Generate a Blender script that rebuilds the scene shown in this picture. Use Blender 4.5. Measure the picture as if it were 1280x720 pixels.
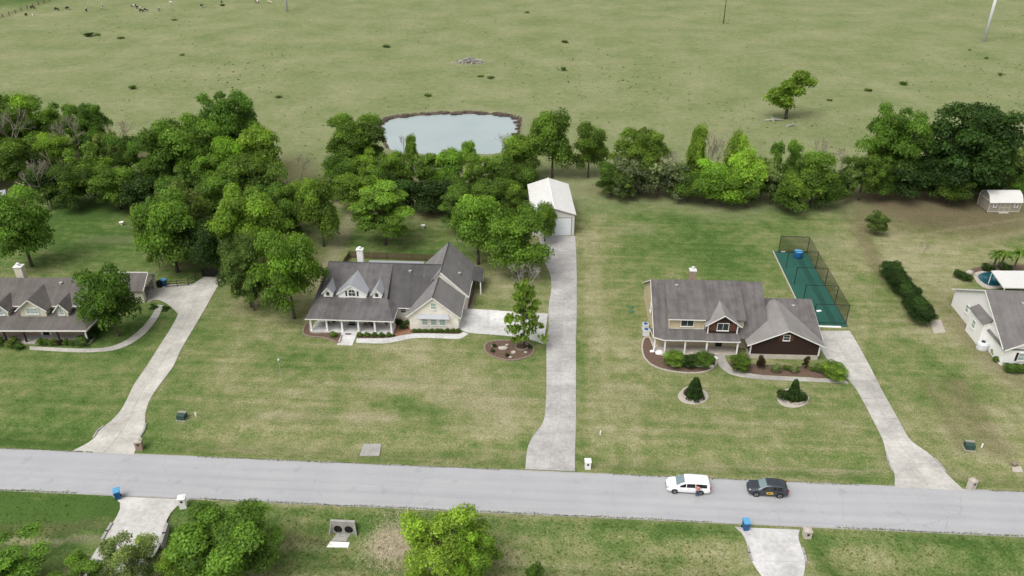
import bpy, bmesh, math, random
import numpy as np
from mathutils import Vector, Matrix
for o in list(bpy.data.objects): bpy.data.objects.remove(o)
R = math.radians
sc = bpy.context.scene
COL = sc.collection
# ---------------------------------------------------------------- camera, sky, sun, exposure
FPX, PITCH, CAMH = 1003.0, R(29.2), 68.0
cam = bpy.data.cameras.new('camera'); cam.sensor_width = 36; cam.lens = FPX/1280*36; cam.clip_end = 9000; cam.clip_start = .5
cam_o = bpy.data.objects.new('camera', cam); COL.objects.link(cam_o)
cam_o.location = (0, 0, CAMH); cam_o.rotation_euler = (R(90)-PITCH, 0, 0); sc.camera = cam_o
SUN_EL, SUN_AZ = R(58), R(222)          # azimuth measured clockwise from +Y
w = bpy.data.worlds.new('World'); sc.world = w; w.use_nodes = True
nt = w.node_tree; nt.nodes.clear()
sky = nt.nodes.new('ShaderNodeTexSky'); sky.sky_type = 'NISHITA'; sky.sun_disc = False
sky.sun_elevation = SUN_EL; sky.sun_rotation = SUN_AZ; sky.dust_density = 4; sky.air_density = 1.0
hsv = nt.nodes.new('ShaderNodeHueSaturation'); hsv.inputs['Saturation'].default_value = .13   # thin even cloud: a nearly colourless sky
bg = nt.nodes.new('ShaderNodeBackground'); bg.inputs['Strength'].default_value = .15
out = nt.nodes.new('ShaderNodeOutputWorld')
nt.links.new(sky.outputs[0], hsv.inputs['Color']); nt.links.new(hsv.outputs[0], bg.inputs[0]); nt.links.new(bg.outputs[0], out.inputs[0])
sl = bpy.data.lights.new('sun', 'SUN'); sl.energy = 1.55; sl.angle = R(36); sl.color = (1, .965, .91)
so = bpy.data.objects.new('sun', sl); COL.objects.link(so)
d = Vector((math.sin(SUN_AZ)*math.cos(SUN_EL), math.cos(SUN_AZ)*math.cos(SUN_EL), math.sin(SUN_EL)))
so.rotation_euler = d.to_track_quat('Z', 'Y').to_euler(); so.location = d*200
vs = sc.view_settings; vs.view_transform = 'Standard'; vs.look = 'None'; vs.gamma = 1; vs.use_curve_mapping = False
vs.exposure = 0.33
sc.render.resolution_x, sc.render.resolution_y = 1024, 576

# ---------------------------------------------------------------- helpers
_S, _C = math.sin(PITCH), math.cos(PITCH)
def G(px, py, z=0.):
    """point of the ground (or of the level z) seen at a place of the 1280x720 photograph"""
    u, v = (px-640)/FPX, (py-360)/FPX
    t = (z-CAMH)/(-_S-v*_C)
    return Vector((u*t, (_C-v*_S)*t, z))
def PX(x, y, z):
    dd = y*_C+(CAMH-z)*_S
    return 640+FPX*x/dd, 360-FPX*(y*_S-(CAMH-z)*_C)/dd
def HGT(p, ty):
    lo, hi = 0., 60.
    for _ in range(40):
        m = (lo+hi)/2
        if PX(p.x, p.y, m)[1] > ty: lo = m
        else: hi = m
    return lo
def MPP(p, z=0):                      # metres per photograph pixel at a place
    return (p.y*_C+(CAMH-z)*_S)/FPX
RA = R(-3.55)                         # the road and the lots are turned a little
RO = Vector((0, 71.93)); RS = Vector((math.cos(RA), math.sin(RA))); RT = Vector((-math.sin(RA), math.cos(RA)))
def ST(x, y):
    dx, dy = x-RO.x, y-RO.y
    return dx*RS.x+dy*RS.y, dx*RT.x+dy*RT.y
def XY(s, t): return RO.x+s*RS.x+t*RT.x, RO.y+s*RS.y+t*RT.y
rnd = random.Random(7)
def tag(o, label=None, cat=None, group=None, kind=None):
    if label: o['label'] = label
    if cat: o['category'] = cat
    if group: o['group'] = group
    if kind: o['kind'] = kind
    return o
def link(name, me, m=None, parent=None):
    o = bpy.data.objects.new(name, me); COL.objects.link(o)
    if m is not None and me is not None and len(me.materials) == 0: me.materials.append(m)
    if parent is not None: o.parent = parent
    return o
def thing(name, label, cat, loc=(0, 0, 0), rz=0, group=None):
    o = bpy.data.objects.new(name, None); COL.objects.link(o); o.empty_display_size = .3
    o.location = loc; o.rotation_euler = (0, 0, rz)
    return tag(o, label, cat, group)
def copy_tree(o, parent=None):
    c = o.copy(); COL.objects.link(c); c.parent = parent
    for ch in list(o.children): copy_tree(ch, c)
    return c
class MB:
    def __init__(s): s.v = []; s.f = []
    def add(s, vs_, fs):
        n = len(s.v); s.v += [tuple(a) for a in vs_]; s.f += [tuple(i+n for i in f) for f in fs]; return s
    def box(s, cx, cy, cz, sx, sy, sz, rz=0):           # centre and full sizes
        c, q = math.cos(rz), math.sin(rz); p = []
        for k in (-.5, .5):
            for a, b in ((-.5, -.5), (.5, -.5), (.5, .5), (-.5, .5)):
                x, y = a*sx, b*sy; p.append((cx+x*c-y*q, cy+x*q+y*c, cz+k*sz))
        return s.add(p, [(3, 2, 1, 0), (4, 5, 6, 7), (0, 1, 5, 4), (1, 2, 6, 5), (2, 3, 7, 6), (3, 0, 4, 7)])
    def b2(s, x0, y0, z0, x1, y1, z1): return s.box((x0+x1)/2, (y0+y1)/2, (z0+z1)/2, x1-x0, y1-y0, z1-z0)
    def prism(s, pts, z0, z1):                            # upright prism on a ground outline
        n = len(pts)
        return s.add([(p[0], p[1], z0) for p in pts]+[(p[0], p[1], z1) for p in pts],
                     [tuple(range(n-1, -1, -1)), tuple(range(n, 2*n))]+[(i, (i+1) % n, n+(i+1) % n, n+i) for i in range(n)])
    def ext(s, pts, d):                                  # polygon in space pushed along d
        n = len(pts); d = Vector(d)
        return s.add([tuple(p) for p in pts]+[tuple(Vector(p)+d) for p in pts],
                     [tuple(range(n)), tuple(range(2*n-1, n-1, -1))]+[(i, n+i, n+(i+1) % n, (i+1) % n) for i in range(n)])
    def slab(s, pts, t=.16): return s.ext(pts, (0, 0, -t))
    def tube(s, p, q, r0, r1=None, n=8, cap=True):
        r1 = r0 if r1 is None else r1; p, q = Vector(p), Vector(q); a = (q-p)
        if a.length < 1e-6: return s
        a.normalize(); u = a.orthogonal().normalized(); w_ = a.cross(u); vs_ = []
        for c, r in ((p, r0), (q, r1)):
            for i in range(n):
                t = 2*math.pi*i/n; vs_.append(c+u*(r*math.cos(t))+w_*(r*math.sin(t)))
        fs = [(i, (i+1) % n, n+(i+1) % n, n+i) for i in range(n)]
        if cap: fs += [tuple(range(n-1, -1, -1)), tuple(range(n, 2*n))]
        return s.add(vs_, fs)
    def lathe(s, prof, n=16, c=(0, 0, 0), sx=1, sy=1):
        vs_ = []; m = len(prof)
        for r, z in prof:
            for i in range(n):
                t = 2*math.pi*i/n; vs_.append((c[0]+r*sx*math.cos(t), c[1]+r*sy*math.sin(t), c[2]+z))
        fs = [(k*n+i, k*n+(i+1) % n, (k+1)*n+(i+1) % n, (k+1)*n+i) for k in range(m-1) for i in range(n)]
        fs += [tuple(range(n-1, -1, -1)), tuple(range((m-1)*n, m*n))]
        return s.add(vs_, fs)
    def lump(s, c, rx, ry, rz, rg, n=7, m=5, j=.18):     # irregular stone or clod
        vs_ = []; fs = []
        for k in range(1, m):
            a = math.pi*k/m
            for i in range(n):
                t = 2*math.pi*i/n; q = 1+rg.uniform(-j, j)
                vs_.append((c[0]+rx*q*math.sin(a)*math.cos(t), c[1]+ry*q*math.sin(a)*math.sin(t), c[2]+rz*q*math.cos(a)))
        for k in range(m-2):
            for i in range(n): fs.append((k*n+i, (k+1)*n+i, (k+1)*n+(i+1) % n, k*n+(i+1) % n))
        fs += [tuple(range(n)), tuple(range((m-1)*n-1, (m-2)*n-1, -1))]
        return s.add(vs_, fs)
    def mesh(s, name, smooth=False):
        me = bpy.data.meshes.new(name); me.from_pydata(s.v, [], s.f)
        b = bmesh.new(); b.from_mesh(me); bmesh.ops.recalc_face_normals(b, faces=b.faces[:]); b.to_mesh(me); b.free()
        if smooth:
            for p in me.polygons: p.use_smooth = True
        return me
    def build(s, name, m, parent=None, smooth=False): return link(name, s.mesh(name, smooth), m, parent)

# ---------------------------------------------------------------- materials
def newmat(name):
    m = bpy.data.materials.new(name); m.use_nodes = True; n = m.node_tree; b = n.nodes['Principled BSDF']; return m, n, b
def N(n, t, **kw):
    x = n.nodes.new(t)
    for k, v_ in kw.items(): setattr(x, k, v_)
    return x
def noise(n, vec, scale, detail=4, rough=.6):
    x = N(n, 'ShaderNodeTexNoise'); x.inputs['Scale'].default_value = scale; x.inputs['Detail'].default_value = detail; x.inputs['Roughness'].default_value = rough
    if vec is not None: n.links.new(vec, x.inputs['Vector'])
    return x.outputs['Fac']
def math_(n, op, a, b=None, clamp=False):
    x = N(n, 'ShaderNodeMath', operation=op); x.use_clamp = clamp
    for i, v_ in enumerate((a, b)):
        if v_ is None: continue
        if isinstance(v_, (int, float)): x.inputs[i].default_value = v_
        else: n.links.new(v_, x.inputs[i])
    return x.outputs[0]
def mixc(n, fac, a, b, bt='MIX'):
    x = N(n, 'ShaderNodeMix', data_type='RGBA', blend_type=bt)
    for i, v_ in ((0, fac), (6, a), (7, b)):
        if isinstance(v_, (int, float)): x.inputs[i].default_value = v_
        elif isinstance(v_, tuple): x.inputs[i].default_value = (*v_[:3], 1)
        else: n.links.new(v_, x.inputs[i])
    return x.outputs[2]
def ramp(n, fac, stops):
    x = N(n, 'ShaderNodeValToRGB'); n.links.new(fac, x.inputs[0]); e = x.color_ramp.elements
    while len(e) < len(stops): e.new(.5)
    for k, (p, c) in enumerate(stops): e[k].position = p; e[k].color = (*c[:3], 1) if isinstance(c, tuple) else (c, c, c, 1)
    return x.outputs[0]
def bump(n, b, h, strength=.3, dist=.05):
    x = N(n, 'ShaderNodeBump'); x.inputs['Strength'].default_value = strength; x.inputs['Distance'].default_value = dist
    n.links.new(h, x.inputs['Height']); n.links.new(x.outputs[0], b.inputs['Normal'])
def simple(name, col, rough=.7, var=.25, scale=2., metal=0, spec=.3, world=False, stretch=None, bmp=0, objcol=False, edge=(.28, .72)):
    """plain stuff with uneven tone: two noises at different sizes"""
    m, n, b = newmat(name)
    if world: v_ = N(n, 'ShaderNodeNewGeometry').outputs['Position']
    else: v_ = N(n, 'ShaderNodeTexCoord').outputs['Object']
    if stretch:
        mp = N(n, 'ShaderNodeMapping'); mp.inputs['Scale'].default_value = stretch; n.links.new(v_, mp.inputs[0]); v_ = mp.outputs[0]
    a = noise(n, v_, scale, 5, .65); c = noise(n, v_, scale*7, 3, .6)
    f = math_(n, 'ADD', math_(n, 'MULTIPLY', a, .65), math_(n, 'MULTIPLY', c, .35))
    k = ramp(n, f, [(edge[0], 1-var), (edge[1], 1+var*.6)])
    base = col
    if objcol:
        base = N(n, 'ShaderNodeObjectInfo').outputs['Color']
    n.links.new(mixc(n, 1., base, k, 'MULTIPLY'), b.inputs['Base Color'])
    b.inputs['Roughness'].default_value = rough; b.inputs['Metallic'].default_value = metal; b.inputs['Specular IOR Level'].default_value = spec
    if bmp: bump(n, b, c, bmp, .03)
    return m
M = {}
M['white'] = simple('white_paint', (.80, .79, .765), .55, .10, 1.2)
M['cream'] = simple('cream_siding', (.56, .53, .42), .6, .10, 1.5)
M['tan'] = simple('tan_siding', (.50, .42, .28), .6, .10, 1.5)
M['trim'] = simple('trim', (.70, .69, .65), .5, .08, 2)
M['glass'] = simple('window_glass', (.035, .045, .05), .08, .3, 1.0, spec=.6)
M['shade'] = simple('window_blind', (.30, .38, .36), .25, .12, 2.0, spec=.5)
M['darkbrown'] = simple('dark_brown_boards', (.036, .019, .015), .7, .25, 2, stretch=(1, 1, 6))
M['red'] = simple('red_brown_shutter', (.105, .044, .028), .7, .2, 3)
M['black'] = simple('black_paint', (.012, .012, .013), .45, .2, 3)
M['net'] = None
M['metalroof'] = simple('pale_metal_roof', (.33, .34, .36), .45, .12, .9, metal=.1, stretch=(4, .6, 1))
M['whitemetal'] = simple('white_metal_sheet', (.61, .60, .58), .4, .08, .5, stretch=(3, .4, 1))
M['door'] = simple('garage_door_paint', (.72, .75, .78), .45, .06, 1)
M['wood'] = simple('weathered_fence_wood', (.13, .09, .06), .85, .35, 2, stretch=(1, 1, .3))
M['mulch'] = simple('mulch', (.135, .088, .064), .95, .55, 3, world=True, bmp=.5)
M['rockbed'] = simple('red_gravel', (.27, .145, .09), .95, .5, 4, world=True, bmp=.5)
M['stone'] = simple('pale_stone', (.42, .38, .33), .85, .3, 3)
M['brown_stone'] = simple('brown_stone', (.24, .19, .15), .85, .35, 3)
M['conc'] = simple('concrete', (.5, .49, .465), .85, .27, .28, world=True, objcol=True, edge=(.37, .62))
M['conc_old'] = simple('old_concrete', (.33, .32, .30), .9, .35, .8, world=True)
M['bark'] = simple('bark', (.095, .078, .06), .95, .4, 2, stretch=(1, 1, .3))
M['twig'] = simple('bare_twigs', (.27, .235, .19), .95, .25, 2)
M['deadwood'] = simple('dead_wood', (.36, .34, .31), .9, .3, 2)
M['turf'] = simple('green_turf', (.018, .085, .062), .85, .22, .6, world=True, stretch=(1, .25, 1))
M['bluebin'] = simple('blue_plastic', (.015, .09, .24), .45, .12, 2)
M['bluelid'] = simple('light_blue_plastic', (.09, .30, .52), .5, .12, 2)
M['tyre'] = simple('tyre_rubber', (.018, .018, .018), .85, .2, 4)
M['rim'] = simple('wheel_rim', (.45, .46, .47), .35, .1, 4, metal=.6)
M['carwhite'] = simple('white_car_paint', (.78, .78, .78), .2, .02, 1, spec=.5)
M['carblack'] = simple('black_car_paint', (.075, .085, .10), .25, .1, 1, spec=.6, metal=.65)
M['carglass'] = simple('car_glass', (.012, .014, .016), .06, .1, 1, spec=.7)
M['windscreen'] = simple('windscreen', (.16, .22, .23), .1, .1, 1, spec=.7)
M['lamp'] = simple('headlamp', (.30, .32, .33), .15, .1, 2, spec=.6)
M['taillamp'] = simple('tail_lamp', (.30, .02, .02), .2, .1, 2, spec=.6)
M['yellow'] = simple('yellow_print', (.60, .42, .05), .4, .08, 3)
M['greenbox'] = simple('green_box_paint', (.035, .07, .055), .55, .2, 2)
M['skin'] = simple('skin', (.42, .26, .19), .6, .08, 4)
M['shirt'] = simple('shirt', (.55, .20, .19), .85, .12, 6)
M['jeans'] = simple('jeans', (.05, .085, .14), .9, .2, 6)
M['hair'] = simple('dark_hair', (.02, .016, .013), .7, .2, 6)
M['mud'] = simple('dark_mud', (.075, .055, .042), .95, .45, .8, world=True)
M['green'] = simple('green_lid', (.05, .14, .07), .6, .15, 3)
M['galv'] = simple('pole_grey', (.60, .61, .62), .5, .12, 1)
M['polewood'] = simple('pole_wood', (.085, .065, .05), .9, .3, 2)
M['poolwater'] = simple('pool_water', (.012, .075, .10), .06, .35, .35, spec=.6)
M['pink'] = simple('pale_pink_plastic', (.5, .42, .40), .7, .1, 3)
def shingle(name, col, stain=.35):
    m, n, b = newmat(name)
    v_ = N(n, 'ShaderNodeTexCoord').outputs['Object']
    st = N(n, 'ShaderNodeMapping'); st.inputs['Scale'].default_value = (1.6, .16, .16); n.links.new(v_, st.inputs[0])
    a = noise(n, st.outputs[0], 1.0, 4, .6)                     # dark algae runs down the slope
    c = noise(n, v_, 9, 2, .7); e = noise(n, v_, .5, 4, .6)
    f = math_(n, 'ADD', math_(n, 'MULTIPLY', a, .45), math_(n, 'MULTIPLY', e, .55))
    k = ramp(n, f, [(.36, 1-stain), (.6, 1.08)])
    g = ramp(n, c, [(.25, .80), (.75, 1.18)])
    wv = N(n, 'ShaderNodeTexWave', wave_type='BANDS', bands_direction='Z', wave_profile='SAW'); wv.inputs['Scale'].default_value = 2.6; wv.inputs['Distortion'].default_value = .6
    n.links.new(v_, wv.inputs[0]); r = ramp(n, wv.outputs['Fac'], [(0, .88), (.25, 1.03)])
    x = mixc(n, 1., mixc(n, 1., mixc(n, 1., col, k, 'MULTIPLY'), g, 'MULTIPLY'), r, 'MULTIPLY')
    n.links.new(x, b.inputs['Base Color']); b.inputs['Roughness'].default_value = .9; b.inputs['Specular IOR Level'].default_value = .15
    bump(n, b, c, .3, .03); return m
M['roofA'] = shingle('grey_shingle', (.126, .119, .118))
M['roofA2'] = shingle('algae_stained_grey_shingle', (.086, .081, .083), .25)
M['roofAw'] = shingle('clean_grey_shingle', (.185, .177, .174), .15)
M['roofB'] = shingle('brown_grey_shingle', (.130, .120, .116))
M['roofBw'] = shingle('pale_grey_shingle', (.225, .212, .202), .12)
M['roofC'] = shingle('taupe_shingle', (.125, .113, .105), .25)
M['roofD'] = shingle('far_taupe_shingle', (.155, .145, .14), .2)
def brick(name, c1, c2, mortar, sc_=4.4):
    m, n, b = newmat(name); v_ = N(n, 'ShaderNodeTexCoord').outputs['Object']
    sp = N(n, 'ShaderNodeSeparateXYZ'); n.links.new(v_, sp.inputs[0]); cb = N(n, 'ShaderNodeCombineXYZ')
    n.links.new(math_(n, 'ADD', sp.outputs[0], sp.outputs[1]), cb.inputs[0]); n.links.new(sp.outputs[2], cb.inputs[1])
    t = N(n, 'ShaderNodeTexBrick'); n.links.new(cb.outputs[0], t.inputs[0])
    for k, c in (('Color1', c1), ('Color2', c2), ('Mortar', mortar)): t.inputs[k].default_value = (*c, 1)
    t.inputs['Scale'].default_value = sc_; t.inputs['Mortar Size'].default_value = .015
    k = ramp(n, noise(n, v_, 1.2, 4), [(.3, .85), (.7, 1.08)])
    n.links.new(mixc(n, 1., t.outputs[0], k, 'MULTIPLY'), b.inputs['Base Color']); b.inputs['Roughness'].default_value = .85; return m
M['brickA'] = brick('cream_brick', (.76, .72, .64), (.66, .60, .52), (.73, .71, .66))
M['brickC'] = brick('tan_brick', (.36, .26, .18), (.26, .17, .12), (.38, .33, .27))
M['brickB'] = brick('pale_brick', (.50, .46, .40), (.42, .37, .31), (.5, .47, .43))
M['mailbrick'] = brick('brown_brick', (.32, .24, .18), (.24, .16, .11), (.4, .36, .3), 6)
# leaves: the tint of each plant is its object colour, each leaf varies it
def leafmat():
    m, n, b = newmat('leaves'); oi = N(n, 'ShaderNodeObjectInfo'); at = N(n, 'ShaderNodeAttribute', attribute_name='tone')
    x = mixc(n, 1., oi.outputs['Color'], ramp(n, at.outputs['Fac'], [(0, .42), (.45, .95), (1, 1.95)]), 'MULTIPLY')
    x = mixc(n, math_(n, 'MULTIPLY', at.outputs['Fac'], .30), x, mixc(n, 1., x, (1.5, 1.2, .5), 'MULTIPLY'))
    n.links.new(x, b.inputs['Base Color']); b.inputs['Roughness'].default_value = .6; b.inputs['Specular IOR Level'].default_value = .25
    tr = N(n, 'ShaderNodeBsdfTranslucent'); n.links.new(mixc(n, 1., x, (1.3, 1.35, .6), 'MULTIPLY'), tr.inputs[0])
    ms = N(n, 'ShaderNodeMixShader'); ms.inputs[0].default_value = .52
    n.links.new(b.outputs[0], ms.inputs[1]); n.links.new(tr.outputs[0], ms.inputs[2]); n.links.new(ms.outputs[0], n.nodes['Material Output'].inputs[0]); return m
M['leaf'] = leafmat()
def netmat():
    m, n, b = newmat('black_netting'); b.inputs['Base Color'].default_value = (.012, .014, .014, 1); b.inputs['Roughness'].default_value = .9
    tp = N(n, 'ShaderNodeBsdfTransparent'); ms = N(n, 'ShaderNodeMixShader'); ms.inputs[0].default_value = .26
    n.links.new(tp.outputs[0], ms.inputs[1]); n.links.new(b.outputs[0], ms.inputs[2]); n.links.new(ms.outputs[0], n.nodes['Material Output'].inputs[0]); return m
M['net'] = netmat()
def pondmat():
    m, n, b = newmat('pond_water'); g = N(n, 'ShaderNodeNewGeometry').outputs['Position']
    c = ramp(n, noise(n, g, .05, 3), [(.3, (.28, .34, .34)), (.7, (.325, .38, .375))])
    n.links.new(c, b.inputs['Base Color']); b.inputs['Roughness'].default_value = .12; b.inputs['IOR'].default_value = 1.33
    bump(n, b, noise(n, g, 1.5, 3), .05, .05); return m
M['pond'] = pondmat()
def roadmat():
    m, n, b = newmat('road_surface'); g = N(n, 'ShaderNodeNewGeometry').outputs['Position']
    mp = N(n, 'ShaderNodeMapping'); mp.inputs['Rotation'].default_value = (0, 0, -RA); n.links.new(g, mp.inputs[0])
    st = N(n, 'ShaderNodeMapping'); st.inputs['Scale'].default_value = (.035, 1.1, 1); n.links.new(mp.outputs[0], st.inputs[0])
    a = noise(n, st.outputs[0], 1., 4); c = noise(n, g, .18, 4); e = noise(n, g, 14, 2)
    f = math_(n, 'ADD', math_(n, 'MULTIPLY', a, .5), math_(n, 'MULTIPLY', c, .5))
    x = mixc(n, 1., ramp(n, f, [(.3, (.315, .318, .33)), (.7, (.375, .377, .387))]), ramp(n, e, [(.3, .9), (.7, 1.08)]), 'MULTIPLY')
    sp = ramp(n, noise(n, g, .55, 2, .4), [(.27, .86), (.36, 1.)])
    sx = N(n, 'ShaderNodeSeparateXYZ'); n.links.new(mp.outputs[0], sx.inputs[0])
    wob = math_(n, 'ADD', sx.outputs[1], math_(n, 'MULTIPLY', noise(n, g, .05, 2), 1.2))
    tr = N(n, 'ShaderNodeTexWave', wave_type='BANDS', bands_direction='X', wave_profile='SIN'); tr.inputs['Scale'].default_value = .19; cbv = N(n, 'ShaderNodeCombineXYZ'); n.links.new(wob, cbv.inputs[0]); n.links.new(cbv.outputs[0], tr.inputs[0])
    x = mixc(n, 1., x, ramp(n, tr.outputs['Fac'], [(.0, .97), (.6, 1.015)]), 'MULTIPLY')
    vo = N(n, 'ShaderNodeTexVoronoi', feature='DISTANCE_TO_EDGE'); vo.inputs['Scale'].default_value = .16; wn = N(n, 'ShaderNodeVectorMath', operation='ADD'); nz = N(n, 'ShaderNodeTexNoise'); nz.inputs['Scale'].default_value = .6; n.links.new(g, nz.inputs['Vector']); n.links.new(g, wn.inputs[0]); n.links.new(nz.outputs['Color'], wn.inputs[1]); n.links.new(wn.outputs[0], vo.inputs['Vector'])
    cracks = math_(n, 'MULTIPLY', ramp(n, vo.outputs['Distance'], [(0, 1.), (.006, 0.)]), ramp(n, noise(n, g, .07, 2), [(.52, 0.), (.6, .45)]))
    x = mixc(n, cracks, x, (.16, .16, .165))
    n.links.new(mixc(n, .7, x, mixc(n, 1., x, sp, 'MULTIPLY')), b.inputs['Base Color']); b.inputs['Roughness'].default_value = .9; b.inputs['Specular IOR Level'].default_value = .2
    bump(n, b, e, .15, .01); return m
M['road'] = roadmat()
def groundmat():
    m, n, b = newmat('grass_ground'); g = N(n, 'ShaderNodeNewGeometry').outputs['Position']
    mp = N(n, 'ShaderNodeMapping'); mp.inputs['Rotation'].default_value = (0, 0, -RA); n.links.new(g, mp.inputs[0]); P = mp.outputs[0]
    st = N(n, 'ShaderNodeMapping'); st.inputs['Scale'].default_value = (.06, .8, 1); n.links.new(P, st.inputs[0])
    at = lambda k: N(n, 'ShaderNodeAttribute', attribute_name=k).outputs['Fac']
    big = noise(n, P, .055, 5, .62); mid = noise(n, P, .42, 6, .7); fine = noise(n, P, 4.5, 4, .8); streak = noise(n, st.outputs[0], 1., 4, .6)
    def off(x, k): return math_(n, 'MULTIPLY', math_(n, 'SUBTRACT', x, .5), k)
    v_ = math_(n, 'ADD', at('dry'), off(big, 1.5)); v_ = math_(n, 'ADD', v_, off(mid, 1.35)); v_ = math_(n, 'ADD', v_, off(streak, .65)); v_ = math_(n, 'ADD', v_, off(fine, 1.0), True)
    lawn = ramp(n, v_, [(0, (.058, .106, .025)), (.28, (.104, .150, .044)), (.56, (.180, .192, .082)), (1, (.300, .280, .168))])
    pv = math_(n, 'ADD', math_(n, 'ADD', math_(n, 'ADD', .5, off(big, 1.7)), off(streak, .2)), math_(n, 'ADD', off(mid, 1.3), off(fine, 1.1)), True)
    past = ramp(n, pv, [(0, (.126, .164, .062)), (.5, (.184, .208, .096)), (1, (.255, .252, .142))])
    x = mixc(n, at('pasture'), lawn, past)
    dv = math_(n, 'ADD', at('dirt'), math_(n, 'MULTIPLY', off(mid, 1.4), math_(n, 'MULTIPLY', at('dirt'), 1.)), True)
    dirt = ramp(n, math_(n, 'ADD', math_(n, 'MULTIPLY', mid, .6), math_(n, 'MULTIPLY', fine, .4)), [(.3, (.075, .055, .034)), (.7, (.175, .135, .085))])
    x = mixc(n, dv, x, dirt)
    x = mixc(n, at('straw'), x, ramp(n, fine, [(.3, (.22, .19, .12)), (.7, (.38, .33, .23))]))
    x = mixc(n, 1., x, ramp(n, fine, [(.28, .62), (.72, 1.36)]), 'MULTIPLY')
    sp = ramp(n, noise(n, P, .95, 2, .5), [(.29, .62), (.35, 1.)])                   # small darker weeds
    x = mixc(n, math_(n, 'ADD', math_(n, 'MULTIPLY', at('pasture'), .55), .45, True), x, mixc(n, 1., x, sp, 'MULTIPLY'))
    n.links.new(x, b.inputs['Base Color']); b.inputs['Roughness'].default_value = 1; b.inputs['Specular IOR Level'].default_value = .05
    bump(n, b, fine, .5, .12); return m
M['ground'] = groundmat()
# ---------------------------------------------------------------- ground
def sst(a, b, x): 
    t = np.clip((x-a)/(b-a), 0, 1); return t*t*(3-2*t)
def axis(lo, hi, fine, far, grow=1.16):
    c = list(np.arange(lo, hi+1e-6, fine)); st = fine; x = lo; left = []
    while x > -far: st *= grow; x -= st; left.append(x)
    st = fine; x = hi; right = []
    while x < far: st *= grow; x += st; right.append(x)
    return np.array(left[::-1]+c+right)
ga = axis(-96, 96, 1.0, 2600); gb = np.concatenate([axis(-24, 24, .5, 0.1)[:0], np.arange(-60, -24, 2.), np.arange(-24, 16, .5), np.arange(16, 172, 1.0)])
st_ = 1.0; x_ = 171.; ext = []
while x_ < 3200: st_ *= 1.09; x_ += st_; ext.append(x_)
gb = np.concatenate([np.array([-900, -400, -200, -110, -80]), gb, np.array(ext)])
SS, TT = np.meshgrid(ga, gb)
GX = RO.x+SS*RS.x+TT*RT.x; GY = RO.y+SS*RS.y+TT*RT.y
CROSS_UP = [(-50.6, -44.0), (1.2, 8.2), (44.6, 53.0)]           # where driveways cross the ditches (metres along the road)
CROSS_DN = [(-48.5, -39.8), (26.3, 33.8)]
def gate(s, spans):
    k = np.ones_like(s)
    for a, b in spans: k = np.minimum(k, 1-sst(a-1.6, a-.2, s)*(1-sst(b+.2, b+1.6, s)))
    return k
POND = [G(*p).xy for p in ((475, 151), (484, 146.5), (502, 142.8), (530, 140.5), (560, 139.2), (590, 138.8), (620, 140.2), (638, 142.2), (648, 146), (650.5, 153), (648, 165), (644, 177), (636, 187), (612, 191), (580, 192.5), (540, 192), (505, 190), (486, 184), (478, 168))]
def poly_in(poly, X, Y):
    r = np.zeros(X.shape, bool); n = len(poly)
    for i in range(n):
        x0, y0 = poly[i]; x1, y1 = poly[(i+1) % n]
        c = ((y0 > Y) != (y1 > Y)) & (X < (x1-x0)*(Y-y0)/((y1-y0) or 1e-9)+x0); r ^= c
    return r
CUL = ST(*G(430, 667.5, -1.6).xy)
def zground(s, t):
    s = np.asarray(s, float); t = np.asarray(t, float)
    up = sst(4.2, 6.4, t)*(1-sst(7.4, 10.6, t))*.42*gate(s, CROSS_UP)
    dn = sst(4.4, 8.6, -t)*(1-sst(10., 14.5, -t))*.95*gate(s, CROSS_DN)
    pit = (1-sst(1.5, 3.6, np.abs(s-CUL[0])))*(1-sst(CUL[1]+.2, CUL[1]+.7, t))*sst(CUL[1]-6.5, CUL[1]-2.5, t)
    return np.minimum(-.03-up-dn, -.03-up-dn+(-1.6-(-.03-up-dn))*pit)
Z = zground(SS, TT)
Z = Z+np.where((TT > 90), .12*np.sin(GX*.05)*np.sin(GY*.037+1)*sst(90, 130, TT), 0)
_pc = sum((Vector(p) for p in POND), Vector((0, 0)))/len(POND)
inp = poly_in([_pc+(Vector(p)-_pc)*1.03 for p in POND], GX, GY)
pbox = (GX > -60) & (GX < 30) & (GY > 170) & (GY < 245)
Z = np.where(pbox, np.minimum(Z, 0)*0-.03, Z)
Z = np.where(inp, -1.6, Z)
def zg(x, y):
    s, t = ST(x, y); return float(zground(s, t))
def blob(px, py, rx, ry, soft=.5):
    """soft oval patch on the ground, centre and half sizes taken from the photograph and turned into metres"""
    c = G(px, py); k = MPP(c); a, b = rx*k, abs(G(px, py-ry).y-G(px, py+ry).y)/2
    q = np.sqrt(((GX-c.x)/a)**2+((GY-c.y)/b)**2); return 1-sst(1-soft, 1+soft, q)
def trail(pts, wm, soft=.6):
    P_ = [G(*p).xy for p in pts]; best = np.full(GX.shape, 1e9)
    for a, b in zip(P_[:-1], P_[1:]):
        ab = b-a; t = np.clip(((GX-a.x)*ab.x+(GY-a.y)*ab.y)/ab.length_squared, 0, 1)
        best = np.minimum(best, np.hypot(GX-a.x-t*ab.x, GY-a.y-t*ab.y))
    return 1-sst(wm*(1-soft), wm*(1+soft), best)
dry = np.full(GX.shape, .50); dirt = np.zeros(GX.shape); straw = np.zeros(GX.shape)
past = sst(78, 92, TT+2.0*np.sin(SS*.2))
left = 1-sst(-52, -40, SS+.18*(TT-5)); dry -= .20*left
dry -= .22*blob(880, 290, 120, 60, .6); dry -= .16*blob(860, 255, 130, 25)
dry += .20*blob(1230, 430, 60, 120, .6); dry += .12*blob(1150, 300, 90, 40); dry += .10*blob(770, 470, 22, 90); dry -= .15*blob(950, 560, 120, 20)
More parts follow.
